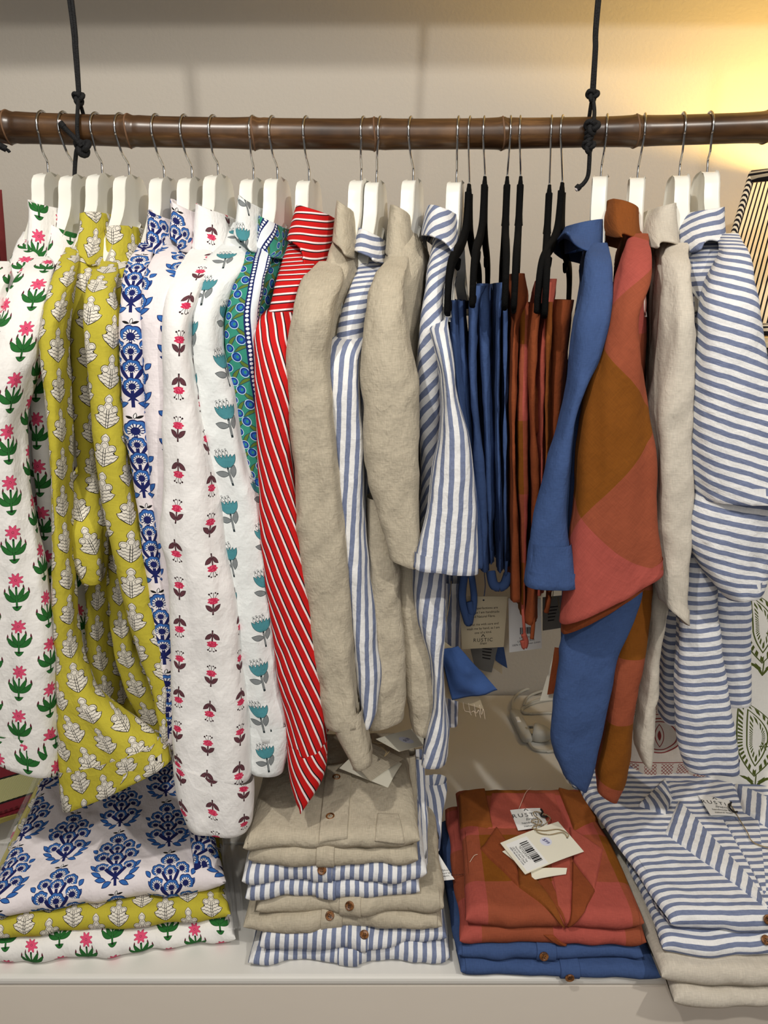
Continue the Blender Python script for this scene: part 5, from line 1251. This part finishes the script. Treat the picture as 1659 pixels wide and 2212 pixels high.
# tags lying on the linen stack
t, s = SB[7]
tg = thing('price_tag', 'white price tag with a handwritten price tucked above the beige linen stack', 'price tag', P(880, 1605, -.10), 'price tags')
fc = Card([P(812, 1597, -.155), P(890, 1575, -.10), P(955, 1604, -.10), P(862, 1624, -.165)], .001)
fc.mesh('card', M['card'], tg); fc.disc('price_sticker', M['swhite'], tg, .45, .5, .009); fc.text('price', M['pen'], tg, '$129', .45, .5, .0065, rot=10, shear=.2, off=.0016)
sweep('twine', spline([P(832, 1603, -.155), P(820, 1605, -.15), P(805, 1602, -.14)], 6), .0009, M['twine'], tg, n=6)
tg = thing('swatch_card', 'cream card with a square of beige linen on the linen stack', 'fabric sample', on(s, 815, 1660), 'fabric sample cards')
fc = Card([P(733, 1660, -.148), P(790, 1612, -.10), P(868, 1650, -.12), P(838, 1702, -.175)], .003); fc.mesh('card', M['card'], tg)
fc = Card([P(770, 1655, -.158), P(802, 1606, -.105), P(872, 1640, -.122), P(800, 1688, -.172)], .003); fc.mesh('linen_swatch', M['linen'], tg)
sweep('twine_knot', spline([P(822, 1612, -.14), P(834, 1624, -.15), P(830, 1634, -.155), P(842, 1622, -.15)], 8), .001, M['twine'], tg, n=6)
t, s = SB[4]
tg = thing('price_tag', 'white barcode tag sticking out on the right of the linen stack', 'price tag', P(945, 1880, -.19), 'price tags')
fc = Card([P(912, 1815, -.155), P(935, 1826, -.15), P(981, 1900, -.2), P(906, 1908, -.215)], .0); fc.mesh('card', M['paper'], tg)
fc.bars('barcode', M['ink'], tg, (.1, .45, .55, .6), 10, 8)
for k, tx in enumerate(('STSXS/L', 'Long Sleeve Shirt', 'Large | Natural', '100% Handwoven Linen')): fc.text('lettering', M['ink'], tg, tx, .42, .67+.075*k, .0045, rot=3)
# cards hanging in the gap
def hang_string(o, a, b, mat='twine', r=.0006): sweep('string', spline([a, (np.array(a)+np.array(b))/2+np.array([.002, 0, 0]), b], 6), r, M[mat], o, n=6)
tg = thing('care_card', 'beige care card hanging under the blue trousers', 'swing tag', P(1045, 1340, -.10), 'swing tags')
fc = Card([P(993, 1288, -.10), P(1096, 1288, -.10), P(1088, 1397, -.10), P(998, 1402, -.10)], .0); fc.mesh('card', M['kraft'], tg)
for tx, v, u in (('My imperfections are', .22, .5), ('because I am handmade', .30, .5), ('and Natural Fibre.', .38, .5), ('Treat me with care and', .53, .5), ('wash me by hand, as I am', .61, .5), ('one of a kind.', .69, .5)):
    fc.text('lettering', M['ink'], tg, tx, u, v, .0056, rot=2, xs=.92)
fc.text('lettering', M['ink'], tg, 'RUSTIC', .5, .84, .0085, spacing=1.2); fc.text('lettering', M['ink'], tg, 'linen', .5, .905, .006, shear=.35)
fc.text('emblem', M['ink'], tg, '^', .5, .775, .011, xs=1.5); fc.disc('eyelet', M['ink'], tg, .5, .07, .0014, .001)
hang_string(tg, fc.pos(.5, .07, .001), P(1046, 1235, -.08), 'navy')
tg = thing('care_card', 'white swing tag with a barcode behind the rust drawstring', 'swing tag', P(1125, 1340, -.06), 'swing tags')
fc = Card([P(1098, 1292, -.07), P(1168, 1292, -.07), P(1170, 1400, -.07), P(1100, 1409, -.07)], .0); fc.mesh('card', M['paper'], tg)
fc.mesh('red_line', M['coral'], tg, (.3, .04, .75, .06), .0009, 4, .0002); fc.bars('barcode', M['ink'], tg, (.34, .55, .7, .68), 12, 9)
for k, tx in enumerate(('STSHRT/M', 'US 8-10 | Rust', '100% Handwoven Linen')): fc.text('lettering', M['ink'], tg, tx, .52, .75+.06*k, .0045, rot=2)
hang_string(tg, fc.pos(.5, .05, .001), P(1140, 1220, -.08))
tg = thing('care_card', 'dark grey swing tag in the shadow left of the blue shirt sleeve', 'swing tag', P(1190, 1320, -.02), 'swing tags')
fc = Card([P(1172, 1290, -.04), P(1215, 1286, -.04), P(1218, 1355, -.04), P(1172, 1362, -.04)], .0); fc.mesh('card', M['greycard'], tg)
for k in range(5): fc.mesh('printed_line', M['ink'], tg, (.25, .3+.1*k, .75-.05*k, .335+.1*k), .0009, 3, .0002)
hang_string(tg, fc.pos(.5, .05, .001), P(1192, 1230, -.04))
tg = thing('swatch_card', 'blue cloth swatch stapled on a beige card beside the striped shirt', 'fabric sample', P(1005, 1430, -.14), 'fabric sample cards')
fc = Card([P(955, 1382, -.13), P(1005, 1420, -.13), P(1045, 1532, -.12), P(958, 1505, -.13)], .0); fc.mesh('card', M['kraft'], tg)
i, j = np.meshgrid(np.linspace(0, 1, 24), np.linspace(0, 1, 24), indexing='ij')
q = [P(952, 1405, -.145), P(990, 1397, -.15), P(1075, 1492, -.14), P(976, 1512, -.15)]
V = (q[0]*((1-i)*(1-j))[..., None]+q[1]*(i*(1-j))[..., None]+q[2]*(i*j)[..., None]+q[3]*((1-i)*j)[..., None])
V[..., 1] -= .012*np.sin(np.pi*i)*np.sin(np.pi*j)+.004*vn(i*3, j*3, 5)
o = grid('blue_swatch', V, np.stack([i*.05, j*.08], -1), M['swatchblue'], tg); m_ = o.modifiers.new('cloth thickness', 'SOLIDIFY'); m_.thickness = .0015
for k in range(4): sweep('frayed_thread', spline([P(1000+12*k, 1517+2*k, -.135), P(1004+12*k, 1535+3*k, -.135), P(1014+10*k, 1538-2*k, -.135), P(1018+10*k, 1545+3*k, -.135)], 6), .0004, M['thread'], tg, n=6)
hang_string(tg, P(955, 1382, -.13), P(975, 1255, -.1))
tg = thing('swatch_card', 'grey card with a printed swatch hanging behind the beige care card', 'fabric sample', P(1045, 1420, -.03), 'fabric sample cards')
fc = Card([P(1010, 1375, -.05), P(1078, 1385, -.05), P(1062, 1452, -.05), P(1025, 1440, -.05)], .004); fc.mesh('card', M['greycard'], tg)
for k in range(4): fc.mesh('printed_line', M['ink'], tg, (.45, .25+.1*k, .8, .29+.1*k), .0009, 6, .0002)
hang_string(tg, fc.pos(.6, .05, .001), P(1050, 1300, -.05))
tg = thing('swatch_card', 'dark navy cloth triangle on a pale card at the centre of the gap', 'fabric sample', P(1080, 1420, -.02), 'fabric sample cards')
fc = Card([P(1065, 1400, -.03), P(1082, 1392, -.03), P(1085, 1456, -.03), P(1062, 1440, -.03)], .0); fc.mesh('card', M['kraft'], tg)
fc = Card([P(1072, 1390, -.036), P(1088, 1396, -.036), P(1096, 1443, -.036), P(1070, 1426, -.036)], .002); fc.mesh('navy_swatch', M['navy'], tg)
hang_string(tg, fc.pos(.6, .02, .001), P(1082, 1290, -.05))
tg = thing('swatch_card', 'rust cloth swatch on a cream card against the long blue shirt tail', 'fabric sample', P(1190, 1440, -.10), 'fabric sample cards')
fc = Card([P(1200, 1400, -.12), P(1225, 1400, -.12), P(1218, 1512, -.12), P(1166, 1513, -.12)], .0); fc.mesh('card', M['card'], tg)
fc = Card([P(1198, 1398, -.125), P(1222, 1398, -.125), P(1215, 1490, -.125), P(1182, 1500, -.125)], .002); fc.mesh('rust_swatch', M['rust'], tg)
hang_string(tg, fc.pos(.6, .02, .001), P(1205, 1290, -.1))
# ------------------------------------------------------------------ lamp flex with switch and plug
cb = thing('lamp_flex', 'white lamp flex with an inline switch and plug lying at the back of the bench', 'power cord', PZ(1150, 1600, BENCH))
zb = BENCH+.004
ptz = lambda x, y, z=zb: PZ(x, y, z)
sweep('cable', spline([ptz(1162, 1484, BENCH+.006), ptz(1130, 1492, BENCH+.012), ptz(1108, 1512, BENCH+.012), ptz(1107, 1534, BENCH+.010)], 10), .0033, M['cable'], cb)
sweep('cable', spline([ptz(1142, 1602, BENCH+.006), ptz(1150, 1616, zb), ptz(1170, 1622, zb), ptz(1200, 1620, zb), ptz(1260, 1590, zb), ptz(1300, 1540, zb)], 10), .0033, M['cable'], cb)
sweep('cable', spline([ptz(1300, 1500, zb), ptz(1230, 1506, zb), ptz(1170, 1514, zb), ptz(1132, 1528, zb), ptz(1134, 1540, zb), ptz(1180, 1540, zb), ptz(1300, 1536, zb)], 10), .0033, M['cable'], cb)
sweep('cable', spline([ptz(1300, 1520, zb+.006), ptz(1210, 1490, zb+.006), ptz(1150, 1500, zb+.006), ptz(1132, 1524, zb+.003), ptz(1160, 1512, zb+.004), ptz(1260, 1480, zb)], 10), .003, M['cable'], cb)
a, b = ptz(1110, 1536, BENCH+.011), ptz(1141, 1600, BENCH+.011)
V, F = sweep_vf(spline([a, a*.93+b*.07, a*.8+b*.2, (a+b)/2, a*.2+b*.8, a*.07+b*.93, b], 5), .0125, .0095, n=20, side=(1, 0.35, 0), expo=3.2, taper=np.interp(np.linspace(0, 1, 31), [0, .08, .2, .8, .92, 1], [.45, .8, 1, 1, .8, .45]))
mesh('switch_housing', V, F, M['cable'], cb)
c = a*.6+b*.4+np.array([-.004, -.004, .008]); d = (b-a)/np.linalg.norm(b-a)
mesh('rocker', *sweep_vf(spline([c-d*.009, c, c+d*.009], 4), .005, .004, n=14, side=(1, .35, 0), expo=3), M['paper'], cb)
pc = ptz(1172, 1585, BENCH+.018); ax = np.array([.80, -.25, -.06]); ax /= np.linalg.norm(ax)
V, F = sweep_vf([pc-ax*.020, pc-ax*.019, pc-ax*.010, pc, pc+ax*.012, pc+ax*.020, pc+ax*.026], .020, n=28, side=(0, 0, 1), taper=[.85, .97, 1, .95, .7, .38, .25]); mesh('plug', V, F, M['cable'], cb)
for sgn in (-1, 1): mesh('pin', *box_vf(pc-ax*.026+np.array([0, .004*sgn, .007*sgn]), (.012, .0025, .006)), M['chrome'], cb, smooth=False)
# ------------------------------------------------------------------ table lamp at the right
lm = thing('table_lamp', 'table lamp with a black and white ticking striped shade glowing at the right edge', 'lamp', (.835, .265, 1.09))
lc = np.array([.842, .265])
def frust(z0, z1, h0, h1, ang, zt=0):
    o = []
    for z, h in ((z0, h0), (z1, h1)):
        for k in range(4):
            a = ang+math.pi/2*k; o.append((lc[0]+h*math.cos(a), lc[1]+h*math.sin(a), z))
    return o
zt = P(1610, 368, .2)[2]; zb2 = P(1655, 712, .2)[2]
h0, h1, ang = .255, .205, math.radians(178)
fr = frust(zb2, zt, h0, h1, ang)
for k in range(4):
    a, b, c, d = [np.array(fr[i]) for i in (k, (k+1) % 4, 4+(k+1) % 4, 4+k)]
    i, j = np.meshgrid(np.linspace(0, 1, 12), np.linspace(0, 1, 10), indexing='ij')
    V = (a*((1-i)*(1-j))[..., None]+b*(i*(1-j))[..., None]+c*(i*j)[..., None]+d*((1-i)*j)[..., None])
    U = np.stack([(i-.5)*.30, j*.25], -1)
    grid('shade_panel', V, U, M['ticking'], lm)
    sweep('striped_piping', [a, (a+d)/2, d], .006, M['piping'], lm, n=10)
    sweep('striped_trim', [a, (a+b)/2, b], .011, M['piping'], lm, n=10, ry=.006, side=(0, 0, 1))
    sweep('striped_trim', [d, (d+c)/2, c], .011, M['piping'], lm, n=10, ry=.006, side=(0, 0, 1))
SHZ = 1.09
prof = [(.075, 0), (.08, .012), (.05, .03), (.022, .05), (.03, .09), (.05, .15), (.055, .2), (.04, .26), (.016, .31), (.012, zb2-SHZ+.02)]
V = []; F = []; n = 32
for r, h in prof:
    for k in range(n): V.append((lc[0]+r*math.cos(2*math.pi*k/n), lc[1]+r*math.sin(2*math.pi*k/n), SHZ+.0008+h))
for i in range(len(prof)-1):
    for k in range(n): F.append((i*n+k, i*n+(k+1) % n, (i+1)*n+(k+1) % n, (i+1)*n+k))
F.append(tuple(range(n))[::-1]); F.append(tuple((len(prof)-1)*n+k for k in range(n)))
mesh('lamp_base', V, F, M['lampbase'], lm)
bz = (zt*.55+zb2*.45)
V, F = sweep_vf([(lc[0], lc[1], bz-.06), (lc[0], lc[1], bz-.04), (lc[0], lc[1], bz-.02), (lc[0], lc[1], bz+.01), (lc[0], lc[1], bz+.03), (lc[0], lc[1], bz+.04)], .03, n=20, taper=[.4, .45, .8, 1, .7, .1])
mesh('bulb', V, F, M['bulb'], lm)
sweep('bulb_stem', [(lc[0], lc[1], zb2+.0), (lc[0], lc[1], bz-.055)], .009, M['lampbase'], lm)
lamp('SPOT', 'upward_glow_spot', (lc[0], lc[1], zt-.05), (lc[0]-.02, lc[1]+.14, zt+.3), 15, (1.0, .62, .13), .03, angle=165, blend=.6)  # spot added inside the shade to throw the lamp's glow up the wall
lamp('POINT', 'bulb_light', (lc[0], lc[1], bz+.06), (0, 0, 0), 2.2, (1.0, .70, .28), .03)
# ------------------------------------------------------------------ things at the edges
def cushion(name, label, c4, th, mat, seed, cat, uvs=1.0):
    c4 = [np.asarray(q, float) for q in c4]
    o = thing(name, label, cat, sum(c4)/4*np.array([1, 1, 0])+np.array([0, 0, min(q[2] for q in c4)]))
    n_ = 60; i, j = np.meshgrid(np.linspace(0, 1, n_), np.linspace(0, 1, n_), indexing='ij')
    V = (c4[0]*((1-i)*(1-j))[..., None]+c4[1]*(i*(1-j))[..., None]+c4[2]*(i*j)[..., None]+c4[3]*((1-i)*j)[..., None])
    nn = np.cross(c4[1]-c4[0], c4[3]-c4[0]); nn /= np.linalg.norm(nn)
    if nn[1] > 0: nn = -nn
    e = (1-(2*i-1)**4)*(1-(2*j-1)**4); e = np.sqrt(np.clip(e, 0, 1))
    wv = .008*vn(i*4, j*4, seed)*e+.003*vn(i*12, j*9, seed+1)*e
    w_ = np.linalg.norm(c4[1]-c4[0]); h_ = np.linalg.norm(c4[3]-c4[0])
    U = np.stack([i*w_*uvs, -j*h_*uvs], -1)
    A = V+nn*(th*e+wv)[..., None]; B2 = V-nn*(th*.6*e)[..., None]
    grid('front_cover', A, U, mat, o); grid('back_cover', B2[::-1], U[::-1], mat, o)
    return o
cushion('cushion', 'white cushion printed with green paisley leaves behind the right-hand stack', [P(1535, 1232, .12), P(1900, 1225, .12), P(1900, 1800, -.03), P(1500, 1790, -.03)], .05, M['paisley'], 401, 'cushion')
cushion('cushion', 'pale cushion with a dark red printed motif behind the rust and linen shirts', [P(1340, 1480, .10), P(1545, 1480, .10), P(1545, 1755, .0), P(1330, 1765, .0)], .05, M['redprint'], 402, 'cushion')
cushion('cushion', 'dark red and cream striped cushion cut off at the left frame edge', [P(-190, 395, .30), P(4, 410, .30), P(24, 700, .25), P(-190, 720, .25)], .035, M['redcream'], 403, 'cushion')
# woven mats at the lower left
mt = thing('woven_mat', 'folded woven plastic mat with green and dark red stripes at the lower left', 'mat', (-.75, .1, BENCH), 'folded mats')
c4 = [P(-90, 1600, .10), P(120, 1560, .16), P(88, 1730, -.02), P(-90, 1790, -.06)]
def sheet(name, c4, mat, o, th=.006, rot=0, uo=(0, 0)):
    cd_ = Card(c4, .0, th); r = cd_.mesh(name, mat, o, n=12)
    return r
sheet('mat_fold', c4, M['mat'], mt, .008)
sheet('mat_fold', [c4[0]-[0, 0, .012], c4[1]-[0, 0, .012], c4[2]-[0, .0, .012], c4[3]-[0, .0, .012]], M['mat'], mt, .009)
sheet('mat_edge', [P(-90, 1762, -.03), P(50, 1722, 0), P(42, 1765, -.03), P(-90, 1810, -.07)], M['matedge'], mt, .01)
# little things on the side table under the lampshade
st = thing('storage_box', 'box with a yellow band and worn paper edges under the lampshade at the right edge', 'box', P(1650, 790, .05))
for k, (y0, y1, m) in enumerate(((738, 752, 'kraft'), (753, 770, 'ink'), (771, 790, 'oldpage'), (791, 838, 'yellow'), (839, 1195, 'oldpage'))):
    V, F = box_vf((0, 0, 0), (1, 1, 1)); a = P(1641+k, y0, .06); b = P(1790, y1, .06)
    V = np.array(V); V = np.stack([a[0]+(V[:, 0]+.5)*(b[0]-a[0]), .06+(V[:, 1]+.5)*.16, b[2]+(V[:, 2]+.5)*(a[2]-b[2])*.92], 1)
    bevel(mesh('layer', V, F, M[m], st, smooth=False), .002)
sh = thing('side_shelf', 'pale yellow timber shelf edge behind the rightmost striped sleeve', 'shelf', (.95, .25, BENCH))
bevel(mesh('shelf_board', *box_vf((.955, .27, SHZ-.009), (.60, .38, .018)), M['yellow'], sh, smooth=False), .003)
for x_ in (.80, 1.22): mesh('support_post', *box_vf((x_, .42, (BENCH+SHZ-.018)/2), (.04, .04, SHZ-.018-BENCH-.001)), M['yellow'], sh, smooth=False)
# clear plastic sleeves of the left stack
def bag(label, c, seed):
    o = thing('plastic_sleeve', label, 'plastic bag', np.array(c).mean(0)*np.array([1, 1, 0])+np.array([0, 0, np.array(c)[:, 2].min()]))
    n_ = 40; i, j = np.meshgrid(np.linspace(0, 1, n_), np.linspace(0, 1, n_), indexing='ij'); c = [np.asarray(q, float) for q in c]
    V = (c[0]*((1-i)*(1-j))[..., None]+c[1]*(i*(1-j))[..., None]+c[2]*(i*j)[..., None]+c[3]*((1-i)*j)[..., None])
    V[..., 2] += .004*vn(i*6, j*5, seed)*np.minimum(1, 8*np.minimum(i, 1-i))+.0015*vn(i*15, j*12, seed+1)
    g_ = grid('film', V, np.stack([i, j], -1), M['bag'], o); s_ = g_.modifiers.new('film thickness', 'SOLIDIFY'); s_.thickness = .0005
    return o
bag('clear plastic sleeve crumpled on the left stack beside the mats', [P(78, 1672, .02), P(120, 1670, .02), P(20, 1960, -.275), P(-60, 1970, -.275)], 411)
bag('clear plastic sleeve poking out on the right of the left stack', [P(470, 1780, -.1), P(512, 1790, -.1), P(528, 2005, -.262), P(494, 2010, -.268)], 412)
mb = thing('folded_shirt', 'folded mustard shirt in clear plastic, slipped down on the left of the stack', 'folded shirt', P(90, 1760, -.1))
i, j = np.meshgrid(np.linspace(0, 1, 40), np.linspace(0, 1, 60), indexing='ij')
c = [P(92, 1675, .03), P(150, 1672, .03), P(80, 1960, -.26), P(-50, 1975, -.26)]
V = (c[0]*((1-i)*(1-j))[..., None]+c[1]*(i*(1-j))[..., None]+c[2]*(i*j)[..., None]+c[3]*((1-i)*j)[..., None]); V[..., 2] += .003*vn(i*4, j*8, 9)-.006
o = grid('folded_side', V, np.stack([i*.08, -j*.3], -1), M['mustard'], mb); s_ = o.modifiers.new('cloth thickness', 'SOLIDIFY'); s_.thickness = .008; s_.offset = -1
